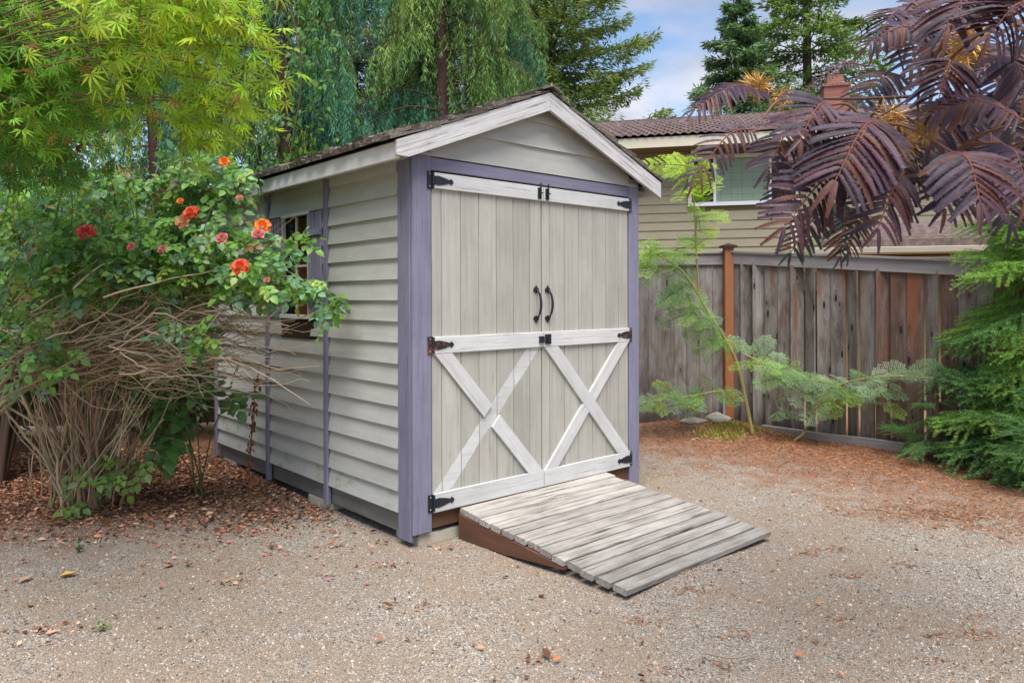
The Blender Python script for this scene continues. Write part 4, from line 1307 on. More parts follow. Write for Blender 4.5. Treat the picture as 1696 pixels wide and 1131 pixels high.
for e, c, k in ends:
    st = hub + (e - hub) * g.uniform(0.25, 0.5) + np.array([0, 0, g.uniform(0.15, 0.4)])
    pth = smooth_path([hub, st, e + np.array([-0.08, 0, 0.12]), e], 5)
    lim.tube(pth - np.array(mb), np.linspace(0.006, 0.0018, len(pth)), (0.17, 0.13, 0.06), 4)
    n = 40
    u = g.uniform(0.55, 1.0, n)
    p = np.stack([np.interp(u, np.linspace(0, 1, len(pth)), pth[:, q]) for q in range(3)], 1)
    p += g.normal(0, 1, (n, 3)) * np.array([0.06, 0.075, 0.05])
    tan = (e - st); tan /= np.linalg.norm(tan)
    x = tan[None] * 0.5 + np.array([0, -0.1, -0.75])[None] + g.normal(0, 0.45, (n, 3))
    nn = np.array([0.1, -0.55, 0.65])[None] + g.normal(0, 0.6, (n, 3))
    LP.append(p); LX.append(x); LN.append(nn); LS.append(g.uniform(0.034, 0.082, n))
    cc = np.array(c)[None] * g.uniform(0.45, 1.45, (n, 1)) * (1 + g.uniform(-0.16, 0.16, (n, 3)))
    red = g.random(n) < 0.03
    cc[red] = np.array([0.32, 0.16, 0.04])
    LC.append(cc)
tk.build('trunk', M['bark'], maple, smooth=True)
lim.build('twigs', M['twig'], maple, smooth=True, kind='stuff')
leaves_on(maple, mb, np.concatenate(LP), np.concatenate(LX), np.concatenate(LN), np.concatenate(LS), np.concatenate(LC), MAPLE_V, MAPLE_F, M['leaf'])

# ------------------------------------------------------------------ rose bush
rb = Vector((-3.02, 5.3, 0))
rose = thing('rose_bush', 'overgrown rose bush with red and orange blooms and bare tangled canes', 'bush', rb)
g = np.random.default_rng(41)
def cane(pts, r0, r1, col, name='cane'):
    b = Buf(); p = smooth_path(pts, 6) - np.array(rb)
    p[1:-1] += g.normal(0, 0.006, (len(p) - 2, 3))
    b.tube(p, np.linspace(r0, r1, len(p)), col, 6)
    b.build(name, M['twig'], rose, smooth=True)
for i in range(30):
    a = np.array([rb.x + g.normal(0, 0.13), rb.y + g.normal(0, 0.12), -0.03])
    lean = g.normal(0, 1, 2) * np.array([0.28, 0.18]) + np.array([0.05, -0.08])
    m1 = a + np.array([lean[0] * 0.35, lean[1] * 0.4, g.uniform(0.4, 0.6)])
    m2 = a + np.array([lean[0] * 0.9, lean[1] * 0.9, g.uniform(0.85, 1.1)])
    far = g.choice([1, 1, 1, -1])
    e = m2 + np.array([far * g.uniform(0.25, 1.0), g.normal(-0.05, 0.2), g.uniform(0.1, 0.6)])
    col = random.choice([(0.32, 0.23, 0.13), (0.40, 0.31, 0.20), (0.27, 0.24, 0.10), (0.30, 0.18, 0.11)])
    cane([a, m1, m2, e], g.uniform(0.010, 0.019), 0.004, col)
for pts in ([(-3.75, 4.7, 0.25), (-3.35, 4.75, 0.7), (-2.95, 4.8, 1.15), (-2.6, 4.9, 1.5)], [(-3.6, 4.55, 0.45), (-3.2, 4.65, 0.85), (-2.85, 4.75, 1.3), (-2.8, 4.8, 1.7)], [(-3.7, 4.8, 0.35), (-3.3, 4.8, 0.95), (-3.05, 4.85, 1.5), (-2.95, 4.9, 1.95)]):
    cane(pts, 0.016, 0.008, (0.28, 0.25, 0.13))
for i in range(14):
    a = np.array([-3.7 + g.normal(0, 0.15), 4.75 + g.normal(0, 0.12), g.uniform(0.2, 0.75)])
    e = np.array([g.uniform(-3.0, -2.3), 4.75 + g.normal(0, 0.12), g.uniform(1.1, 1.5)])
    cane([a, (a + e) / 2 + np.array([0, 0, 0.06]) + g.normal(0, 0.05, 3), e], g.uniform(0.006, 0.012), 0.004, random.choice([(0.34, 0.27, 0.17), (0.26, 0.24, 0.12), (0.30, 0.18, 0.12)]))
tg = Buf()
TAN = [(0.52, 0.40, 0.27), (0.43, 0.32, 0.21), (0.60, 0.48, 0.34), (0.34, 0.22, 0.14)]
for i in range(250):                                  # tangle of dead twigs drawn out to the right
    x0 = g.uniform(-3.35, -2.2)
    z0_ = 1.20 + 0.15 * g.normal() + 0.05 * (x0 + 2.8)
    a = np.array([x0, 4.95 + g.normal(0, 0.18), z0_])
    ln = g.uniform(0.4, 1.15)
    ex_ = min(a[0] + ln, -1.33 + g.normal(0, 0.08))
    e = np.array([ex_, 4.93 + g.normal(0, 0.12), z0_ + g.normal(0.0, 0.13) + 0.05])
    e[2] += g.normal(0, 0.12)
    m1_ = a + (e - a) * 0.33 + np.array([0, g.normal(0, 0.06), g.normal(0.05, 0.08)])
    m2_ = a + (e - a) * 0.68 + np.array([0, g.normal(0, 0.06), g.normal(0.03, 0.08)])
    p = smooth_path([a, m1_, m2_, e], 4); p += g.normal(0, 0.008, p.shape)
    tg.tube(p - np.array(rb), np.linspace(g.uniform(0.003, 0.0075), 0.0016, len(p)), TAN[g.integers(4)], 4)
for i in range(150):                                  # upright dead stems of the clump
    a = np.array([rb.x + g.normal(0.0, 0.13), rb.y + g.normal(0, 0.11), g.uniform(-0.02, 0.3)])
    e = a + np.array([g.normal(0.14, 0.26), g.normal(-0.12, 0.15), g.uniform(0.6, 1.1)])
    m = (a + e) / 2 + g.normal(0, 0.05, 3)
    p = smooth_path([a, m, e], 4); p += g.normal(0, 0.006, p.shape)
    tg.tube(p - np.array(rb), np.linspace(g.uniform(0.003, 0.007), 0.002, len(p)), TAN[g.integers(4)], 4)
for i in range(150):                                  # crossing twigs inside the foliage
    a = np.array([g.uniform(-3.3, -2.0), 5.0 + g.normal(0, 0.2), g.uniform(1.2, 1.9)])
    e = a + np.array([g.normal(0.08, 0.2), g.normal(0, 0.15), g.uniform(0.1, 0.55)])
    p = smooth_path([a, (a + e) / 2 + g.normal(0, 0.04, 3), e], 4)
    tg.tube(p - np.array(rb), np.linspace(0.004, 0.0018, len(p)), (0.12, 0.15, 0.05), 4)
tg.build('twigs', M['twig'], rose, smooth=True, kind='stuff')
RC = [((-2.239, 5.0, 1.802), (0.75, 0.42, 0.30), 300), ((-2.594, 4.9, 1.716), (0.7, 0.4, 0.24), 250), ((-2.933, 4.8, 1.751), (0.6, 0.4, 0.33), 210), ((-2.02, 4.9, 1.84), (0.28, 0.24, 0.30), 110),
      ((-1.62, 4.90, 1.62), (0.22, 0.12, 0.14), 46), ((-1.48, 5.05, 1.86), (0.10, 0.10, 0.10), 14), ((-1.22, 4.8, 1.476), (0.09, 0.09, 0.16), 26), ((-1.373, 4.88, 1.576), (0.14, 0.10, 0.09), 26), ((-2.05, 5.05, 2.27), (0.32, 0.25, 0.10), 80),
      ((-2.158, 5.1, 2.33), (0.4, 0.3, 0.18), 130), ((-2.617, 5.1, 2.183), (0.5, 0.4, 0.25), 170), ((-2.961, 4.6, 1.139), (0.22, 0.2, 0.25), 40), ((-3.044, 4.5, 1.331), (0.2, 0.2, 0.3), 40), ((-2.027, 4.7, 1.247), (0.2, 0.15, 0.1), 26),
      ((-3.056, 5.0, 2.17), (0.5, 0.4, 0.3), 160), ((-1.643, 4.7, 1.631), (0.25, 0.15, 0.13), 60), ((-2.6, 5.3, 0.95), (0.5, 0.3, 0.3), 30)]
LP, LX, LN, LS, LC = [], [], [], [], []
for c, r, n in RC:
    q = unit(n) * (g.random((n, 1)) ** 0.4)
    p = q * np.array(r) + np.array(c)
    x = q * np.array([0.8, 0.8, 0.3]) + g.normal(0, 0.5, (n, 3)) + np.array([0.1, -0.3, -0.25])
    nn = np.array([0, -0.5, 0.8])[None] + g.normal(0, 0.35, (n, 3))
    base = np.where(g.random((n, 1)) < 0.35, np.array([[0.130, 0.265, 0.130]]), np.array([[0.160, 0.310, 0.060]]))
    base = np.where(g.random((n, 1)) < 0.12, np.array([[0.270, 0.330, 0.060]]), base)
    base = np.where(g.random((n, 1)) < 0.04, np.array([[0.260, 0.150, 0.050]]), base)
    LP.append(p); LX.append(x); LN.append(nn); LS.append(g.uniform(0.065, 0.115, n)); LC.append(base * g.uniform(0.6, 1.5, (n, 1)))
leaves_on(rose, rb, np.concatenate(LP), np.concatenate(LX), np.concatenate(LN), np.concatenate(LS), np.concatenate(LC), ROSE_V, ROSE_F, M['leaf_gloss'])
# right-hand spray's stem
cane([(-1.75, 4.95, 1.75), (-1.45, 4.9, 1.66), (-1.27, 4.82, 1.52), (-1.20, 4.78, 1.36)], 0.005, 0.003, (0.13, 0.17, 0.06))

def bloom(col, seed):
    g2 = np.random.default_rng(seed)
    b = Buf()
    for ring, (n, tilt, r, sz) in enumerate(((4, 80, 0.004, 0.020), (5, 62, 0.008, 0.024), (6, 42, 0.011, 0.028), (7, 18, 0.012, 0.031), (5, -8, 0.011, 0.031))):
        for k in range(n):
            a = 2 * PI * (k + 0.5 * (ring % 2)) / n + g2.uniform(-0.25, 0.25)
            tl = R(tilt + g2.uniform(-10, 10))
            d = np.array([math.cos(a), math.sin(a), 0])
            X = d * math.cos(tl) + np.array([0, 0, math.sin(tl)])
            N = -d * math.sin(tl) + np.array([0, 0, math.cos(tl)])
            V = np.array([(0, 0, 0), (0.5, -0.42, 0.12), (0.5, 0, -0.06), (0.5, 0.42, 0.12), (0.95, -0.32, 0.06), (1.0, 0, -0.12), (0.95, 0.32, 0.06)])
            F = np.array([(0, 1, 2), (0, 2, 3), (1, 4, 2), (4, 5, 2), (2, 5, 6), (2, 6, 3)])
            c = np.array(col[ring % len(col)]) * g2.uniform(0.85, 1.15)
            b.inst(V, F, [d * r], [X], [N], np.array([sz * 1.15]), c)
    return b.mesh('rose_bloom', M['petal'])
BL = [bloom([(0.62, 0.07, 0.07), (0.50, 0.06, 0.07), (0.68, 0.16, 0.14)], 1), bloom([(0.74, 0.12, 0.06), (0.62, 0.08, 0.04), (0.80, 0.22, 0.12)], 2), bloom([(0.82, 0.24, 0.05), (0.74, 0.14, 0.03), (0.84, 0.34, 0.10)], 3),
      bloom([(0.62, 0.28, 0.16), (0.60, 0.36, 0.26), (0.55, 0.18, 0.12)], 4), bloom([(0.62, 0.14, 0.16), (0.66, 0.30, 0.30)], 5), bloom([(0.30, 0.11, 0.04), (0.22, 0.08, 0.03)], 6)]
BLN = ['red', 'bright orange-red', 'orange', 'faded peach', 'pink', 'withered brown']
ROSES = [((-2.39, 4.15, 1.876), 1.25, 0), ((-1.865, 4.3, 1.999), 1.1, 1), ((-1.906, 4.28, 1.944), 1.0, 3), ((-1.535, 4.55, 1.946), 1.2, 2), ((-1.544, 4.5, 1.89), 0.95, 4), ((-1.581, 4.3, 1.686), 1.25, 1), ((-1.789, 4.6, 2.353), 0.8, 2), ((-1.706, 4.35, 1.855), 0.9, 4), ((-2.162, 4.2, 1.799), 0.6, 4), ((-2.007, 4.25, 1.785), 0.7, 4), ((-1.695, 4.6, 2.128), 0.55, 3), ((-1.974, 4.4, 2.082), 0.5, 2), ((-2.428, 4.0, 2.248), 0.65, 5), ((-2.33, 4.0, 2.314), 0.65, 5), ((-1.459, 4.4, 1.611), 0.45, 4)]
for p, s, k in ROSES:
    nrm = Vector((g.normal(0, 0.25), -0.85, 0.55 + g.normal(0, 0.15)))
    ex_ = nrm.cross(Vector((0, 0, 1)))
    put('rose_bloom', BL[k], rose, frame_matrix(Vector(p) - rb, ex_, nrm, s * 0.95), label=BLN[k] + ' rose bloom')

# leafy shoots round the foot of the rose and by the shed
def leafy(name, label, cat, base, centers, tv, tf, size, col, mat, seed, stem_col=(0.10, 0.13, 0.05), group=None):
    g = np.random.default_rng(seed)
    base = np.array(base, float)
    th = thing(name, label, cat, base, 0, group)
    t = Buf()
    P, X, N, S, C = [], [], [], [], []
    for c, r, n in centers:
        c = np.array(c, float)
        p = smooth_path([base + np.array([g.normal(0, 0.03), g.normal(0, 0.03), -0.02]), (base * 0.6 + c * 0.4) + np.array([0, 0, 0.25 * abs(c[2] - base[2])]), c], 5)
        t.tube(p - base, np.linspace(0.006, 0.003, len(p)), stem_col, 5)
        q = unit(n) * (g.random((n, 1)) ** 0.5)
        P.append(q * np.array(r) + c); X.append(q + g.normal(0, 0.4, (n, 3)) + np.array([0, -0.3, -0.2]))
        N.append(np.array([0, -0.55, 0.75])[None] + g.normal(0, 0.3, (n, 3))); S.append(g.uniform(0.75, 1.2, n) * size); C.append(np.array(col)[None] * g.uniform(0.7, 1.35, (n, 1)) * (1 + g.uniform(-0.12, 0.12, (n, 3))))
    t.build('stem', M['twig'], th, smooth=True)
    leaves_on(th, Vector(base), np.concatenate(P), np.concatenate(X), np.concatenate(N), np.concatenate(S), np.concatenate(C), tv, tf, mat)
leafy('bramble', 'bramble with large dark green leaves between the rose stems and the shed', 'bramble', (-2.35, 5.55, 0), [((-2.46, 5.35, 0.70), (0.16, 0.1, 0.14), 16), ((-2.33, 5.4, 0.84), (0.12, 0.1, 0.10), 10), ((-2.50, 5.3, 0.45), (0.14, 0.1, 0.12), 14), ((-2.12, 5.6, 0.78), (0.09, 0.08, 0.13), 9), ((-2.62, 5.4, 0.98), (0.14, 0.1, 0.08), 8)], BRAM_V, BRAM_F, 0.12, (0.095, 0.200, 0.055), M['leaf_gloss'], 51)
leafy('rose_shoot', 'low leafy green shoot at the foot of the bare rose stems', 'plant', (-2.86, 5.12, 0), [((-2.72, 5.0, 0.33), (0.17, 0.1, 0.08), 18), ((-2.55, 5.05, 0.40), (0.1, 0.1, 0.08), 8), ((-2.95, 5.0, 0.10), (0.14, 0.08, 0.06), 7)], ROSE_V, ROSE_F, 0.095, (0.13, 0.22, 0.045), M['leaf_gloss'], 52)
leafy('hanging_vine', 'thin vine with pale green leaflets dangling from the shed eave', 'vine', (-2.0, 5.75, 2.42), [((-1.98, 5.62, 2.40), (0.12, 0.06, 0.05), 7), ((-1.88, 5.70, 2.30), (0.10, 0.05, 0.05), 5), ((-1.90, 5.62, 2.12), (0.03, 0.03, 0.08), 4), ((-1.83, 5.60, 1.90), (0.03, 0.03, 0.10), 4)], ROSE_V, ROSE_F, 0.075, (0.11, 0.21, 0.06), M['leaf'], 53)
leafy('weed_sprout', 'tiny dark green weed sprout on bare dirt among pink petals', 'weed', (-2.56, 4.37, 0), [((-2.56, 4.37, 0.04), (0.012, 0.012, 0.03), 9)], SIMPLE_V, SIMPLE_F, 0.028, (0.05, 0.11, 0.03), M['leaf'], 54)
leafy('weed_sprout', 'tiny pale grey-green weed tuft in the gravel foreground', 'weed', (-1.856, 3.35, 0), [((-1.856, 3.35, 0.03), (0.02, 0.02, 0.02), 16)], BLADE_V, BLADE_F, 0.035, (0.20, 0.27, 0.12), M['leaf'], 55)
# dried flower stalk against the side wall
b = Buf(); dk = thing('dried_stalk', 'withered red-brown flower stalk leaning against the shed side wall', 'dead plant', (-2.05, 5.72, 0))
pth = smooth_path([(0, 0, 0), (0.02, 0.02, 0.35), (0.04, 0.03, 0.7), (0.09, 0.02, 1.0)], 8)
b.tube(pth, np.linspace(0.006, 0.002, len(pth)), (0.20, 0.08, 0.05), 5); b.build('stem', M['twig'], dk)
K = 90; u = rng.uniform(0.0, 0.9, K); P = np.stack([np.interp(u, np.linspace(0, 1, len(pth)), pth[:, k]) for k in range(3)], 1) + rng.normal(0, 0.012, (K, 3))
b = Buf(); b.inst(CURL_V, CURL_F, P, rng.normal(0, 0.3, (K, 3)) + np.array([0, 0, -0.9]), rng.normal(0, 1, (K, 3)), rng.uniform(0.025, 0.06, K), vary((0.24, 0.10, 0.05), K, 0.45))
b.build('leaves', M['litter'], dk, kind='stuff')

# ------------------------------------------------------------------ purple mimosa, upper right
def pinna_mesh(seed, col, rib):
    g2 = np.random.default_rng(seed)
    b = Buf()
    n = 24
    bend = g2.uniform(0.14, 0.34)
    side = g2.uniform(-0.05, 0.05)
    for s in (-1, 1):
        x = np.linspace(0.05, 0.95, n)
        w = 0.112 * np.sin(np.clip(x * 1.05 + 0.12, 0, 1) * PI * 0.80 + 0.25) ** 0.6
        P = np.stack([x, side * x ** 2, -bend * x ** 2], 1)
        X = np.stack([np.full(n, 0.42), np.full(n, s * 1.0), np.full(n, 0.22)], 1) + g2.normal(0, 0.05, (n, 3))
        N = np.stack([bend * 2 * x, np.full(n, -0.25 * s), np.ones(n)], 1)
        V = np.array([(0, -0.26, 0), (0.6, -0.30, 0.02), (1.0, -0.02, -0.03), (0.6, 0.22, 0.02), (0, 0.2, 0)])
        F = np.array([(0, 1, 4), (1, 3, 4), (1, 2, 3)])
        b.inst(V, F, P, X, N, np.stack([w, np.full(n, 0.088), w], 1), np.array(col)[None] * g2.uniform(0.8, 1.25, (n, 1)))
    x = np.linspace(0, 0.97, 7)
    b.tube(np.stack([x, side * x ** 2, -bend * x ** 2 - 0.004], 1), np.linspace(0.016, 0.006, 7), rib, 3)
    return b
PCOL = [(0.068, 0.034, 0.054), (0.050, 0.029, 0.050), (0.086, 0.039, 0.048), (0.040, 0.030, 0.043), (0.110, 0.046, 0.036)]
PB = [pinna_mesh(60 + i, PCOL[i], (0.22, 0.07, 0.05)) for i in range(5)]
GB = [pinna_mesh(70 + i, [(0.045, 0.055, 0.045), (0.14, 0.06, 0.035)][i], (0.2, 0.09, 0.04)) for i in range(2)]
PM = [p.mesh('pinna', M['mimosa']) for p in PB]
PA = [(np.concatenate(p.V), np.concatenate(p.C), np.concatenate(p.T), np.concatenate(p.Q)) for p in PB + GB]
mt = Vector((2.35, 2.75, 0))
mimosa = thing('purple_mimosa', 'purple-leaved mimosa with feathery fronds hanging in from the upper right', 'tree', mt)
tk = Buf()
trp = smooth_path([(2.35, 2.75, -0.1), (2.3, 2.72, 0.8), (2.2, 2.7, 1.5), (2.0, 2.65, 2.1)], 6)
tk.tube(trp - np.array(mt), np.linspace(0.07, 0.045, len(trp)), (0.16, 0.12, 0.09), 8)
tk.build('trunk', M['bark'], mimosa, smooth=True)
limbs = [smooth_path(p, 6) for p in ([(2.0, 2.65, 2.1), (1.75, 2.6, 2.3), (1.5, 2.5, 2.3), (1.3, 2.4, 2.15), (1.13, 2.35, 2.05)], [(2.0, 2.65, 2.1), (1.8, 2.6, 2.2), (1.6, 2.5, 2.05), (1.35, 2.4, 1.9)],
         [(2.0, 2.65, 2.1), (1.85, 2.7, 2.5), (1.65, 2.75, 2.6), (1.4, 2.75, 2.5)], [(1.3, 2.4, 2.15), (1.15, 2.5, 2.17), (1.0, 2.6, 2.2), (0.93, 2.68, 2.23)])]
for p in limbs:
    b = Buf(); b.tube(p - np.array(mt), np.linspace(0.006 if p[0][0] < 1.5 else 0.010, 0.002, len(p)), (0.10, 0.06, 0.05), 6); b.build('limb', M['twig'], mimosa, smooth=True)
LIMB = np.concatenate(limbs)
FRONDS = [
    ((1.129, 2.25, 2.035), (0.899, 2.05, 1.825), 0.184, 13), ((0.99, 2.3, 2.098), (0.84, 2.15, 1.96), 0.13, 11), ((1.247, 2.1, 1.915), (1.236, 1.95, 1.749), 0.146, 10),
    ((1.462, 2.1, 1.996), (1.224, 2.15, 2.034), 0.101, 13), ((1.167, 2.2, 1.87), (1.041, 2.1, 1.696), 0.123, 11), ((1.333, 2.1, 2.373), (1.18, 2.0, 2.234), 0.142, 10),
    ((1.366, 2.3, 2.24), (1.273, 2.2, 2.091), 0.138, 10), ((1.408, 2.0, 2.291), (1.262, 1.95, 2.191), 0.137, 10), ((1.051, 2.25, 1.875), (0.775, 2.1, 1.699), 0.142, 13),
    ((0.831, 2.5, 2.07), (0.58, 2.35, 1.872), 0.090, 11), ((0.935, 2.4, 2.067), (0.80, 2.3, 1.90), 0.115, 10), ((0.949, 2.7, 2.237), (0.646, 2.6, 2.163), 0.104, 14),
    ((1.459, 2.2, 1.957), (1.462, 2.1, 1.781), 0.141, 9), ((1.459, 2.6, 2.433), (1.25, 2.6, 2.38), 0.085, 11), ((1.354, 2.8, 2.374), (1.094, 2.75, 2.268), 0.045, 14),
    ((1.053, 2.4, 1.792), (0.868, 2.3, 1.639), 0.092, 11), ((1.117, 2.5, 1.825), (1.089, 2.45, 1.638), 0.085, 11), ((1.179, 2.5, 1.804), (1.115, 2.45, 1.648), 0.081, 10),
    ((1.507, 2.3, 2.25), (1.531, 2.2, 2.118), 0.147, 9), ((1.373, 2.5, 2.09), (1.161, 2.4, 1.959), 0.160, 11), ((1.492, 2.8, 2.333), (1.262, 2.7, 2.204), 0.124, 11),
    ((1.512, 2.6, 1.848), (1.373, 2.5, 1.896), 0.125, 9), ((1.72, 2.5, 2.325), (1.524, 2.4, 2.233), 0.150, 9), ((1.492, 2.8, 2.584), (1.364, 2.75, 2.475), 0.125, 10),
    ((1.536, 2.5, 2.141), (1.357, 2.4, 2.008), 0.150, 10), ((1.651, 2.4, 1.9), (1.488, 2.3, 1.865), 0.144, 9), ((1.005, 2.5, 1.978), (0.85, 2.4, 1.80), 0.085, 10),
    ((1.23, 2.5, 2.019), (1.305, 2.45, 1.828), 0.121, 9), ((1.571, 2.7, 2.501), (1.406, 2.6, 2.316), 0.141, 10), ((1.495, 2.2, 2.424), (1.462, 2.1, 2.245), 0.123, 8),
    ((1.75, 2.9, 2.45), (1.6, 2.8, 2.3), 0.16, 10), ((1.8, 2.9, 2.2), (1.62, 2.8, 2.05), 0.16, 10), ((1.85, 3.0, 2.0), (1.7, 2.9, 1.85), 0.16, 10), ((1.7, 3.0, 2.65), (1.55, 2.9, 2.5), 0.16, 10),
    ((1.6, 2.8, 2.15), (1.45, 2.7, 1.95), 0.15, 10), ((1.75, 2.7, 2.1), (1.66, 2.6, 1.9), 0.15, 10), ((1.5, 2.7, 2.05), (1.32, 2.6, 1.9), 0.14, 10), ((1.55, 2.5, 2.45), (1.40, 2.4, 2.3), 0.13, 9),
    ((2.237, 3.211, 2.186), (2.378, 3.111, 2.012), 0.186, 10), ((1.879, 2.915, 2.006), (1.899, 2.815, 1.789), 0.146, 10), ((1.892, 3.135, 2.382), (1.881, 3.035, 2.222), 0.151, 10), ((2.217, 3.040, 2.174), (2.036, 2.940, 2.021), 0.147, 10), ((1.864, 3.209, 2.872), (1.959, 3.109, 2.716), 0.151, 10), ((2.445, 3.391, 2.687), (2.584, 3.291, 2.527), 0.174, 10), ((2.204, 3.002, 2.226), (2.360, 2.902, 2.049), 0.155, 10), ((1.813, 3.081, 2.698), (1.634, 2.981, 2.589), 0.170, 10), ((1.986, 2.902, 2.478), (1.859, 2.802, 2.292), 0.164, 10), ((1.980, 3.058, 2.228), (1.757, 2.958, 2.096), 0.141, 10), ((2.345, 3.275, 2.886), (2.415, 3.175, 2.711), 0.169, 10), ((1.644, 2.905, 2.602), (1.765, 2.805, 2.459), 0.178, 10), ((2.470, 3.365, 2.628), (2.370, 3.265, 2.452), 0.179, 10), ((2.061, 2.954, 2.130), (2.146, 2.854, 1.982), 0.187, 10), ((1.830, 2.946, 2.276), (1.945, 2.846, 2.119), 0.186, 10), ((1.954, 3.173, 2.587), (1.817, 3.073, 2.464), 0.147, 10)]
g = np.random.default_rng(77)
n_sep = 0
for fi, (a, e, pl, npair) in enumerate(FRONDS):
    pl, npair = pl * 0.88, round(npair * 1.2)
    a, e = np.array(a), np.array(e)
    ln = np.linalg.norm(e - a)
    mid = (a + e) / 2 + np.array([0, -0.02, 0.16 * ln])
    path = smooth_path([a, mid, e], 10)
    near = LIMB[np.argmin(np.linalg.norm(LIMB - a, axis=1))]
    stalk = smooth_path([near, (near + a) / 2 + np.array([0, 0, 0.03]), a], 5)
    b = Buf()
    b.tube(stalk - np.array(mt), np.linspace(0.006, 0.0035, len(stalk)), (0.20, 0.10, 0.06), 5)
    b.tube(path - np.array(mt), np.linspace(0.0035, 0.0016, len(path)), (0.20, 0.08, 0.06), 5)
    dark = fi in (15, 16, 17)
    sep = n_sep + 2 * npair <= 300 and not dark
    pins = []
    vw = np.array([0, -0.72, 0.62]) + g.normal(0, 0.16, 3)
    for k in range(npair + 1):
        f = 0.10 + 0.90 * k / npair
        q = np.array([np.interp(f, np.linspace(0, 1, len(path)), path[:, c]) for c in range(3)])
        q2 = np.array([np.interp(min(1, f + 0.04), np.linspace(0, 1, len(path)), path[:, c]) for c in range(3)])
        q1 = np.array([np.interp(f - 0.04, np.linspace(0, 1, len(path)), path[:, c]) for c in range(3)])
        d = (q2 - q1) / (np.linalg.norm(q2 - q1) + 1e-9)
        s = np.cross(d, vw); s /= np.linalg.norm(s)
        sides = (-1, 1) if k < npair else (-0.35, 0.35)
        for sd in sides:
            an = R(76 - 24 * f) if k < npair else R(15)
            x = s * sd * math.sin(an) / abs(sd) + d * math.cos(an) if k < npair else s * sd + d
            x = x + np.array([0, 0, -0.10]) + g.normal(0, 0.07, 3)
            nn = vw + g.normal(0, 0.12, 3)
            l = pl * (0.62 + 0.5 * math.sin(PI * min(1, f * 0.95))) * g.uniform(0.92, 1.06)
            pins.append((q, x, nn, l))
    fr = None
    if sep:
        fr = b.build('frond', M['twig'], mimosa, smooth=True)
        for (q, x, nn, l) in pins:
            put('pinna', PM[int(g.integers(5))], fr, frame_matrix(Vector(q) - mt, x, nn, l))
        n_sep += len(pins)
    else:
        for (q, x, nn, l) in pins:
            V, C, T, Q = PA[int(g.integers(5))] if not dark else PA[5 + int(g.random() < 0.3)]
            b.inst(V, T, [q - np.array(mt)], [x], [nn], np.array([l]), C[:1] * g.uniform(0.8, 1.2))
        b.build('frond', M['mimosa'], mimosa)
# faded flower tufts
for i, (p, s) in enumerate((((0.898, 2.7, 2.265), 0.055), ((1.227, 2.4, 2.076), 0.06), ((1.278, 2.4, 1.992), 0.06), ((1.19, 2.4, 2.03), 0.05), ((1.455, 2.35, 2.30), 0.06), ((0.99, 2.7, 2.232), 0.04), ((1.29, 2.3, 2.03), 0.05), ((1.42, 2.35, 2.25), 0.05))):
    b = Buf(); K = 260
    x = unit(K) * np.array([1, 0.8, 1]) + np.array([0, 0, 0.5 if i in (0, 4) else -0.5])
    b.inst(np.array([(0, -0.012, 0), (0, 0.012, 0), (0.6, 0.012, 0.03), (1, 0, -0.05)]), np.array([(0, 1, 2), (0, 2, 3)]), np.tile(np.array(p) - np.array(mt), (K, 1)) + g.normal(0, 0.012, (K, 3)), x, unit(K), g.uniform(0.5, 1.0, K) * s * 1.3, vary((0.60, 0.36, 0.12), K, 0.4))
    b.build('flower_tuft', M['litter'], mimosa)

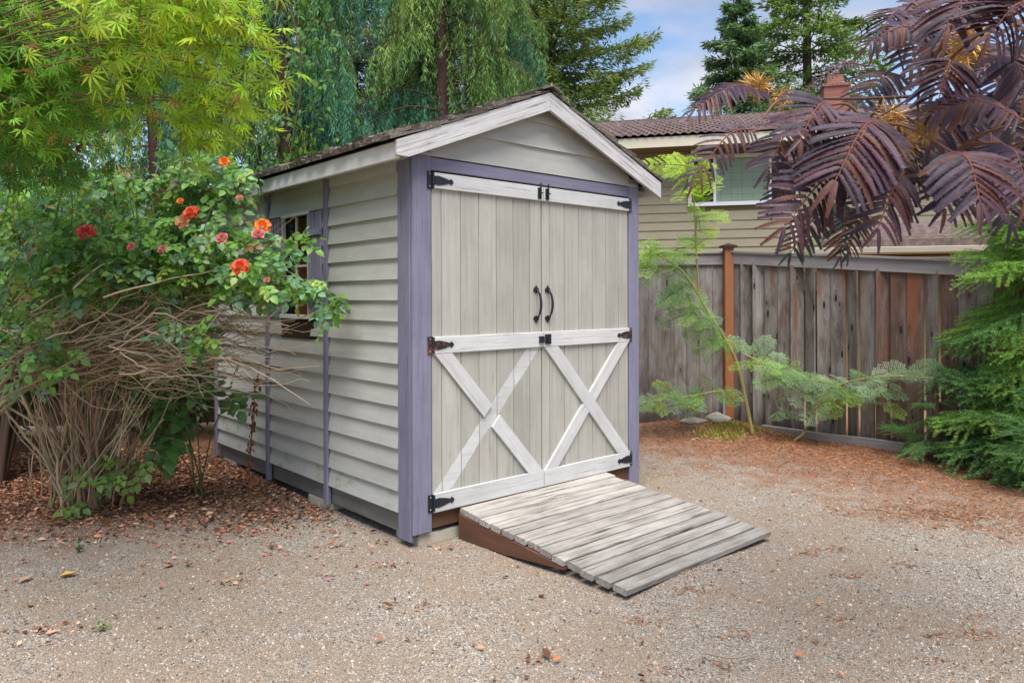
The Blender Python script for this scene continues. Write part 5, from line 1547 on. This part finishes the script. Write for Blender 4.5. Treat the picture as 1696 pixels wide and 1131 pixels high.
# ------------------------------------------------------------------ fir on the right
def bough_mesh(seed, col):
    g2 = np.random.default_rng(seed)
    b = Buf()
    u = np.linspace(0, 1, 9)
    def ax(t): return np.stack([t, 0.04 * np.sin(t * 3 + seed), 0.12 * t - 0.52 * t ** 2 + 0.14 * t ** 3], -1)
    b.tube(ax(u), np.linspace(0.012, 0.003, 9), (0.13, 0.09, 0.05), 5)
    NV = np.array([(0, -0.07, 0), (0, 0.07, 0), (1, 0, 0)]); NF = np.array([(0, 1, 2)])
    def needles(path, col_, per=60, ln=0.028):
        L_ = np.linalg.norm(np.diff(path, axis=0), axis=1).sum()
        n = int(per * L_ / 0.1)
        t = g2.random(n)
        uu = np.linspace(0, 1, len(path))
        p = np.stack([np.interp(t, uu, path[:, k]) for k in range(3)], 1)
        d = path[-1] - path[0]; d /= np.linalg.norm(d)
        a = g2.uniform(0, 2 * PI, n)
        h = np.cross(d, [0, 0, 1.0]); h /= np.linalg.norm(h); v = np.cross(h, d)
        r = h[None] * np.cos(a)[:, None] + v[None] * (np.sin(a)[:, None] * 0.75 + 0.15)
        x = r + d[None] * g2.uniform(0.35, 1.0, (n, 1))
        b.inst(NV, NF, p, x, g2.normal(0, 1, (n, 3)), np.stack([g2.uniform(0.7, 1.2, n) * ln, np.full(n, 0.034), np.full(n, 0.02)], 1), np.array(col_)[None] * g2.uniform(0.65, 1.4, (n, 1)))
    needles(ax(np.linspace(0.15, 1, 8)), col, 55)
    for k in range(17):
        t = 0.12 + 0.86 * (k + g2.random()) / 17
        for s in (-1, 1):
            if g2.random() < 0.12: continue
            l = (0.16 + 0.30 * math.sin(PI * min(1, (1 - t) * 0.8 + 0.15))) * g2.uniform(0.6, 1.1)
            o = ax(np.array([t]))[0]
            dr = np.array([0.75, s * 0.75, -0.10]) + g2.normal(0, 0.1, 3)
            dr /= np.linalg.norm(dr)
            tt = np.linspace(0, 1, 4)[:, None]
            pth = o[None] + dr[None] * l * tt + np.array([0, 0, -0.55 * l])[None] * tt ** 2
            b.tube(pth, np.linspace(0.004, 0.0015, 4), (0.15, 0.11, 0.05), 3)
            tip = np.array(col) * 1.15 + np.array([0.02, 0.03, 0.0]) * g2.random()
            needles(pth, tip, 50)
            for s2 in (-1, 1):
                if l > 0.2:
                    o2 = pth[1] + (pth[2] - pth[1]) * g2.random()
                    d2 = dr + np.array([0.3, s2 * 0.7, -0.15]); d2 /= np.linalg.norm(d2)
                    needles(o2[None] + d2[None] * l * 0.5 * np.linspace(0, 1, 3)[:, None], tip, 45)
    return b.mesh('bough', M['needle'])
BO = [bough_mesh(80 + i, [(0.130, 0.265, 0.090), (0.150, 0.290, 0.110), (0.240, 0.400, 0.095), (0.095, 0.210, 0.085)][i]) for i in range(4)]
def near_fir(name, label, base, zs, n, r0, seed, bright=0.0):
    g2 = np.random.default_rng(seed)
    th = thing(name, label, 'tree', base, 0, 'young firs at the right edge')
    t = Buf(); t.tube([(0, 0, -0.1), (0.02, 0, zs[1] * 0.5), (0, 0, zs[1] + 0.2)], [0.07, 0.05, 0.01], (0.12, 0.085, 0.06), 7); t.build('trunk', M['bark'], th, smooth=True)
    for i in range(n):
        f = (i + g2.random()) / n
        z = zs[0] + (zs[1] - zs[0]) * f
        az = i * 2.399 + g2.uniform(-0.4, 0.4)
        l = r0 * (1 - 0.32 * f) * g2.uniform(0.75, 1.15)
        el = R(g2.uniform(-25, 35))
        x = Vector((math.cos(az) * math.cos(el), math.sin(az) * math.cos(el), math.sin(el)))
        me = BO[2] if g2.random() < bright * min(1, f * 1.5) else BO[int(g2.choice([0, 0, 1, 3]))]
        put('bough', me, th, frame_matrix(Vector((0, 0, z)), x, Vector((g2.normal(0, 0.15), g2.normal(0, 0.15), 1)), l))
near_fir('fir_tree', 'bushy green fir at the right edge in front of the fence', (4.80, 6.25, 0), (0.10, 2.9), 230, 1.0, 91, 1.0)
near_fir('fir_tree', 'low dark fir spreading over the ground near the right edge', (4.35, 5.6, 0), (0.06, 0.55), 40, 0.62, 92)
near_fir('fir_tree', 'small dark green fir seedling at the foot of the brown fence boards', (3.86, 6.75, 0), (0.03, 0.55), 14, 0.42, 93)

# ------------------------------------------------------------------ green mimosa seedlings by the fence
def fern_mesh(seed, col):
    g2 = np.random.default_rng(seed)
    b = Buf()
    t = np.linspace(0, 1, 7)
    b.tube(np.stack([t, 0 * t, -0.25 * t ** 2], 1), np.linspace(0.018, 0.008, 7), (0.26, 0.30, 0.09), 3)
    for k in range(8):
        f = 0.12 + 0.85 * k / 7
        for s in (-1, 1):
            l = 0.40 * math.sin(PI * (0.2 + 0.68 * f)) * g2.uniform(0.85, 1.1)
            o = np.array([f, 0, -0.25 * f * f])
            d = np.array([0.55, s * 0.85, -0.12 + g2.normal(0, 0.08)]); d /= np.linalg.norm(d)
            n = 12
            u = np.linspace(0.08, 1, n)
            p = o[None] + d[None] * (l * u)[:, None] + np.array([0, 0, -0.12 * l])[None] * (u ** 2)[:, None]
            for s2 in (-1, 1):
                nrm = np.array([0, 0, 1.0]); sd = np.cross(nrm, d) * s2
                x = np.tile(sd + d * 0.5, (n, 1)) + g2.normal(0, 0.1, (n, 3))
                b.inst(BLADE_V, BLADE_F, p, x, np.tile(nrm, (n, 1)) + g2.normal(0, 0.25, (n, 3)), np.stack([np.full(n, 0.058), np.full(n, 0.075), np.full(n, 0.06)], 1), np.array(col)[None] * g2.uniform(0.75, 1.3, (n, 1)))
    return b.mesh('frond', M['leaf'])
FG = [fern_mesh(100, (0.230, 0.400, 0.110)), fern_mesh(101, (0.240, 0.390, 0.200)), fern_mesh(102, (0.420, 0.580, 0.050)), fern_mesh(103, (0.300, 0.470, 0.075)), fern_mesh(104, (0.310, 0.400, 0.260))]
def seedling(name, label, base, stems, tufts, seed):
    g2 = np.random.default_rng(seed)
    base = Vector(base)
    th = thing(name, label, 'sapling', base)
    for pts, r in stems:
        p = smooth_path(pts, 7) - np.array(base)
        b = Buf(); b.tube(p, np.linspace(r * 1.25, r * 0.55, len(p)), (0.42, 0.34, 0.14), 6); b.build('stem', M['twig'], th, smooth=True)
    for a, c, n, ln, kinds, dirs in tufts:
        a, c = np.array(a), np.array(c)
        for i in range(n):
            f = (i + g2.random()) / n
            p = a + (c - a) * f + g2.normal(0, 1, 3) * np.array([0.05, 0.05, 0.045])
            az = g2.uniform(0, 2 * PI)
            x = np.array([math.cos(az), math.sin(az) * 0.8 - 0.15, 0.15 + g2.normal(0, 0.35)]) + np.array(dirs)
            put('frond', FG[int(g2.choice(kinds))], th, frame_matrix(Vector(p) - base, x, Vector((g2.normal(0, 0.35), -0.75 + g2.normal(0, 0.3), 0.7)), ln * g2.uniform(0.45, 1.05)))
seedling('mimosa_sapling', 'leaning green mimosa sapling with feathery leaves between shed and fence post', (2.60, 7.98, 0),
         [([(2.60, 7.98, -0.02), (2.50, 7.95, 0.45), (2.37, 7.9, 0.88), (2.05, 7.75, 1.36), (1.75, 7.6, 1.77), (1.35, 7.5, 2.02)], 0.018), ([(1.95, 7.7, 1.5), (1.90, 7.6, 1.9), (1.86, 7.5, 2.3), (1.80, 7.42, 2.85)], 0.010), ([(2.53, 7.96, 0.36), (2.30, 7.93, 0.50), (1.9, 7.9, 0.45), (1.4, 7.9, 0.38)], 0.008)],
         [((2.30, 7.86, 0.98), (1.55, 7.55, 1.85), 54, 0.33, [0, 0, 1, 3], (-0.1, -0.2, -0.5)), ((1.6, 7.55, 1.88), (1.32, 7.5, 1.98), 20, 0.33, [0, 3, 3], (0, -0.2, -0.3)), ((1.89, 7.55, 2.0), (1.81, 7.43, 2.75), 20, 0.34, [2, 2, 3], (0, -0.2, -0.1)), ((1.80, 7.42, 2.70), (1.80, 7.42, 2.85), 12, 0.42, [2], (-0.3, -0.2, -0.05)), ((2.35, 7.94, 0.50), (1.35, 7.9, 0.40), 36, 0.28, [0, 0, 1, 3], (-0.2, -0.3, -0.25))], 111)
seedling('mimosa_sapling', 'low spreading green mimosa sapling in front of the right fence panel', (2.93, 7.75, 0),
         [([(2.93, 7.75, -0.02), (3.05, 7.72, 0.10), (3.13, 7.7, 0.38), (2.95, 7.7, 0.58), (2.6, 7.75, 0.82), (2.42, 7.8, 0.92)], 0.012), ([(3.12, 7.7, 0.36), (3.35, 7.5, 0.62), (3.6, 7.1, 0.74), (3.85, 6.75, 0.76)], 0.009)],
         [((2.45, 7.8, 0.88), (2.75, 7.72, 0.70), 11, 0.34, [1, 1, 3], (0, -0.2, -0.15)), ((2.8, 7.7, 0.66), (3.3, 7.5, 0.58), 34, 0.34, [1, 1, 0, 0, 4], (0.1, -0.3, -0.1)), ((3.3, 7.5, 0.62), (3.85, 6.78, 0.76), 26, 0.34, [4, 4, 1], (0.4, -0.3, 0.0)), ((3.2, 7.5, 0.42), (3.6, 7.2, 0.50), 6, 0.26, [3, 0], (0.1, -0.3, -0.2)), ((3.1, 7.65, 0.35), (3.15, 7.6, 0.42), 4, 0.24, [2], (0.1, -0.3, -0.1)), ((2.75, 7.7, 0.35), (3.0, 7.6, 0.3), 4, 0.26, [1], (0, -0.3, -0.3))], 112)

# ------------------------------------------------------------------ small things on the ground
def rock(name, label, p, r, seed):
    g2 = np.random.default_rng(seed)
    bm = bmesh.new(); bmesh.ops.create_icosphere(bm, subdivisions=3, radius=1)
    ph = g2.uniform(0, 6, 6)
    for v in bm.verts:
        q = v.co
        s = 1 + 0.18 * math.sin(3 * q.x + ph[0]) + 0.15 * math.sin(4 * q.y + ph[1]) + 0.12 * math.sin(5 * q.z + ph[2]) + 0.06 * math.sin(9 * q.x + 7 * q.y)
        v.co = Vector((q.x * r[0], q.y * r[1], q.z * r[2])) * s
    me = bpy.data.meshes.new(name); bm.to_mesh(me); bm.free(); me.materials.append(M['stone'])
    return tag(put(name, me, None, Matrix.Translation(p)), label, 'rock')
rock('rock', 'pale grey rock on the mound at the foot of the brown fence post', (2.33, 8.28, 0.13), (0.13, 0.10, 0.08), 1)
rock('rock', 'small flat stone half buried left of the pale rock by the fence post', (2.02, 8.25, 0.10), (0.16, 0.10, 0.05), 2)
rock('rock', 'small reddish stone under the front edge of the ramp', (1.02, 4.22, 0.01), (0.03, 0.025, 0.022), 3)
tb = Buf(); tb.tube(smooth_path([(0.80, 3.10, 0.012), (0.90, 3.04, 0.02), (1.03, 3.10, 0.012)], 5), [0.004] * 10 + [0.0025], (0.30, 0.24, 0.18), 5)
tag(tb.build('stick', M['twig']), 'thin pale dry stick lying on the gravel in the right foreground', 'stick')
def fallen(label, p, s, col, az):
    me = single_mesh('fallen_leaf', CURL_V, CURL_F, col, M['litter'])
    tag(put('fallen_leaf', me, None, frame_matrix(p, (math.cos(az), math.sin(az), 0.05), (0, 0, 1), s)), label, 'leaf')
fallen('curled yellow-tan leaf on the dirt at left, largest of the fallen leaves', (-2.46, 4.0, 0.002), 0.10, (0.55, 0.33, 0.10), 0.2)
fallen('brown fallen leaf on the dirt at the left edge of the picture', (-2.62, 3.92, 0.002), 0.08, (0.42, 0.28, 0.17), 1.2)

def scatter(n, xr, yr, dens):
    out = []
    while sum(len(o) for o in out) < n:
        x = rng.uniform(*xr, n * 2); y = rng.uniform(*yr, n * 2)
        k = rng.random(n * 2) < dens(x, y)
        out.append(np.stack([x[k], y[k]], 1))
    return np.concatenate(out)[:n]
def not_shed(x, y):
    dx, dy = x - SH[0], y - SH[1]
    a, b_ = 0.7469 * dx + 0.6649 * dy, -0.6649 * dx + 0.7469 * dy
    shed_in = (a > -0.0) & (a < W) & (b_ > -0.0) & (b_ < L)
    ramp_in = (a > 0.32) & (a < 1.7) & (b_ < 0) & (b_ > -1.25)
    return ~(shed_in | ramp_in)
def seen(x, y): return np.abs(x) < y * 0.72 + 0.3
# gravel chips
n = 48000
q = scatter(n, (-4.6, 5.2), (2.6, 7.0), lambda x, y: np.where(not_shed(x, y) & seen(x, y), np.clip((3.2 / y) ** 2.2, 0, 1) * np.where((x < -1.7) & (y > 4.9), 0.2, 1) * np.where(0.7 * x + 0.7 * y > 6.0, 0.25, 1), 0))
z = ground_z(q[:, 0], q[:, 1])
PEB = np.array([(-0.5, -0.4, -0.3), (0.55, -0.35, -0.3), (0.4, 0.5, -0.3), (-0.45, 0.4, -0.3), (-0.2, -0.1, 0.45), (0.25, 0.12, 0.4)])
PEF = np.array([(0, 1, 5), (0, 5, 4), (1, 2, 5), (2, 3, 4), (2, 4, 5), (3, 0, 4)])
b = Buf()
cols = np.array([lin(172, 160, 145), lin(150, 138, 124), lin(122, 111, 100), lin(164, 145, 124), lin(190, 179, 166), lin(96, 86, 77), lin(158, 130, 104), lin(138, 129, 119)])
sz = rng.gamma(3.5, 0.0014, n) + 0.002
b.inst(PEB, PEF, np.stack([q[:, 0], q[:, 1], z + 0.001], 1), np.stack([*(lambda a: (np.cos(a), np.sin(a)))(rng.uniform(0, 6.28, n)), np.zeros(n)], 1), rng.normal(0, 0.25, (n, 3)) + np.array([0, 0, 1]), sz, cols[rng.integers(0, len(cols), n)] * rng.uniform(0.8, 1.15, (n, 1)))
b.build('gravel', M['litter'], kind='stuff')['label'] = 'fine grey and tan gravel covering the yard'
# brown leaf litter below the roses, thinning out over the gravel
CLL = [(rng.uniform(-2.4, 0.2), rng.uniform(3.0, 4.6), rng.uniform(0.04, 0.14), rng.uniform(0.02, 0.05), rng.uniform(0.15, 0.45)) for _ in range(20)]
def clumps_l(x, y):
    return sum(w_ * np.exp(-(((x - cx) / rx) ** 2 + ((y - cy) / ry) ** 2)) for cx, cy, rx, ry, w_ in CLL)
def dl(x, y):
    d = np.sqrt(((x + 3.2) / 1.9) ** 2 + ((y - 5.9) / 1.15) ** 2)
    near_shed = np.exp(-(((x + 1.75) / 0.55) ** 2 + ((y - 5.15) / 0.4) ** 2))
    return np.where(not_shed(x, y), np.clip(1.35 - d, 0, 1) ** 1.3 + 0.35 * near_shed + 0.8 * clumps_l(x, y) + 0.004, 0)
n = 25000
q = scatter(n, (-6.0, 3.2), (2.9, 7.8), dl)
z = ground_z(q[:, 0], q[:, 1])
LC = np.array([lin(132, 92, 70), lin(104, 70, 54), lin(158, 118, 92), lin(182, 146, 120), lin(84, 56, 44), lin(166, 106, 72), lin(142, 110, 88), lin(120, 86, 66)])
az = rng.uniform(0, 6.28, n)
b = Buf()
b.inst(CURL_V, CURL_F, np.stack([q[:, 0], q[:, 1], z + rng.uniform(0.001, 0.02, n)], 1), np.stack([np.cos(az), np.sin(az), rng.normal(0.05, 0.15, n)], 1), rng.normal(0, 0.4, (n, 3)) + np.array([0, 0, 1]), rng.gamma(2.6, 0.0058, n) + 0.006, LC[rng.integers(0, len(LC), n)] * rng.uniform(0.95, 1.6, (n, 1)))
b.build('leaf_litter', M['litter'], kind='stuff')['label'] = 'brown fallen leaves under the rose bush and beside the shed'
# pink rose petals
n = 170
q = np.stack([rng.normal(-2.0, 0.75, n), rng.normal(4.75, 0.45, n)], 1)
q = q[not_shed(q[:, 0], q[:, 1])]; n = len(q)
az = rng.uniform(0, 6.28, n)
b = Buf()
b.inst(CURL_V, CURL_F, np.stack([q[:, 0], q[:, 1], ground_z(q[:, 0], q[:, 1]) + 0.012], 1), np.stack([np.cos(az), np.sin(az), np.zeros(n)], 1), rng.normal(0, 0.3, (n, 3)) + np.array([0, 0, 1]), rng.uniform(0.02, 0.036, n), np.where(rng.random((n, 1)) < 0.5, np.array([[0.60, 0.12, 0.18]]), np.array([[0.62, 0.25, 0.20]])) * rng.uniform(0.8, 1.2, (n, 1)))
b.build('petals', M['litter'], kind='stuff')['label'] = 'pink rose petals scattered on the dirt at left'
# orange needles and bark bits by the fence and firs
CL = [(rng.uniform(0.1, 2.6), rng.uniform(2.9, 4.6), rng.uniform(0.03, 0.09), rng.uniform(0.02, 0.05), rng.uniform(0.3, 0.8)) for _ in range(26)]
def clumps(x, y):
    return sum(w_ * np.exp(-(((x - cx) / rx) ** 2 + ((y - cy) / ry) ** 2)) for cx, cy, rx, ry, w_ in CL)
def dn_(x, y):
    a = np.exp(-((x * 0.7 + y * 0.7 - 7.5) / 1.05) ** 2) * np.clip((x + 0.2) / 1.5, 0, 1)
    blob = np.exp(-(((x - 2.9) / 0.5) ** 2 + ((y - 5.15) / 0.22) ** 2)) + np.exp(-(((x - 3.7) / 0.5) ** 2 + ((y - 4.75) / 0.2) ** 2))
    return np.where(not_shed(x, y), a * 0.8 + 0.9 * blob + clumps(x, y) + 0.006, 0)
n = 40000
q = scatter(n, (0.2, 5.4), (2.8, 8.5), dn_)
az = rng.uniform(0, 6.28, n)
NC = np.array([lin(176, 112, 72), lin(150, 96, 66), lin(128, 88, 66), lin(196, 140, 98), lin(110, 76, 58)])
b = Buf()
sz = rng.uniform(0.018, 0.05, n)
b.inst(BLADE_V, BLADE_F, np.stack([q[:, 0], q[:, 1], ground_z(q[:, 0], q[:, 1]) + rng.uniform(0.003, 0.012, n)], 1), np.stack([np.cos(az), np.sin(az), rng.normal(0, 0.1, n)], 1), rng.normal(0, 0.3, (n, 3)) + np.array([0, 0, 1]), np.stack([sz, sz * 0.55, sz], 1), NC[rng.integers(0, len(NC), n)] * rng.uniform(0.75, 1.25, (n, 1)))
b.build('needle_litter', M['litter'], kind='stuff')['label'] = 'rust-coloured fir needles and bark bits over the ground along the fence'
# moss tufts
n = 900
q = np.concatenate([np.stack([rng.normal(2.2, 0.13, n // 2), rng.normal(7.85, 0.1, n // 2)], 1), np.stack([rng.normal(2.45, 0.18, n // 2), rng.normal(8.15, 0.08, n // 2)], 1)])
b = Buf()
b.inst(BLADE_V, BLADE_F, np.stack([q[:, 0], q[:, 1], ground_z(q[:, 0], q[:, 1])], 1), rng.normal(0, 0.6, (n, 3)) + np.array([0, 0, 0.7]), unit(n), rng.uniform(0.03, 0.07, n), vary((0.34, 0.32, 0.07), n, 0.3))
b.build('moss', M['leaf'], kind='stuff')['label'] = 'yellow-green moss and grass tufts at the foot of the sapling'
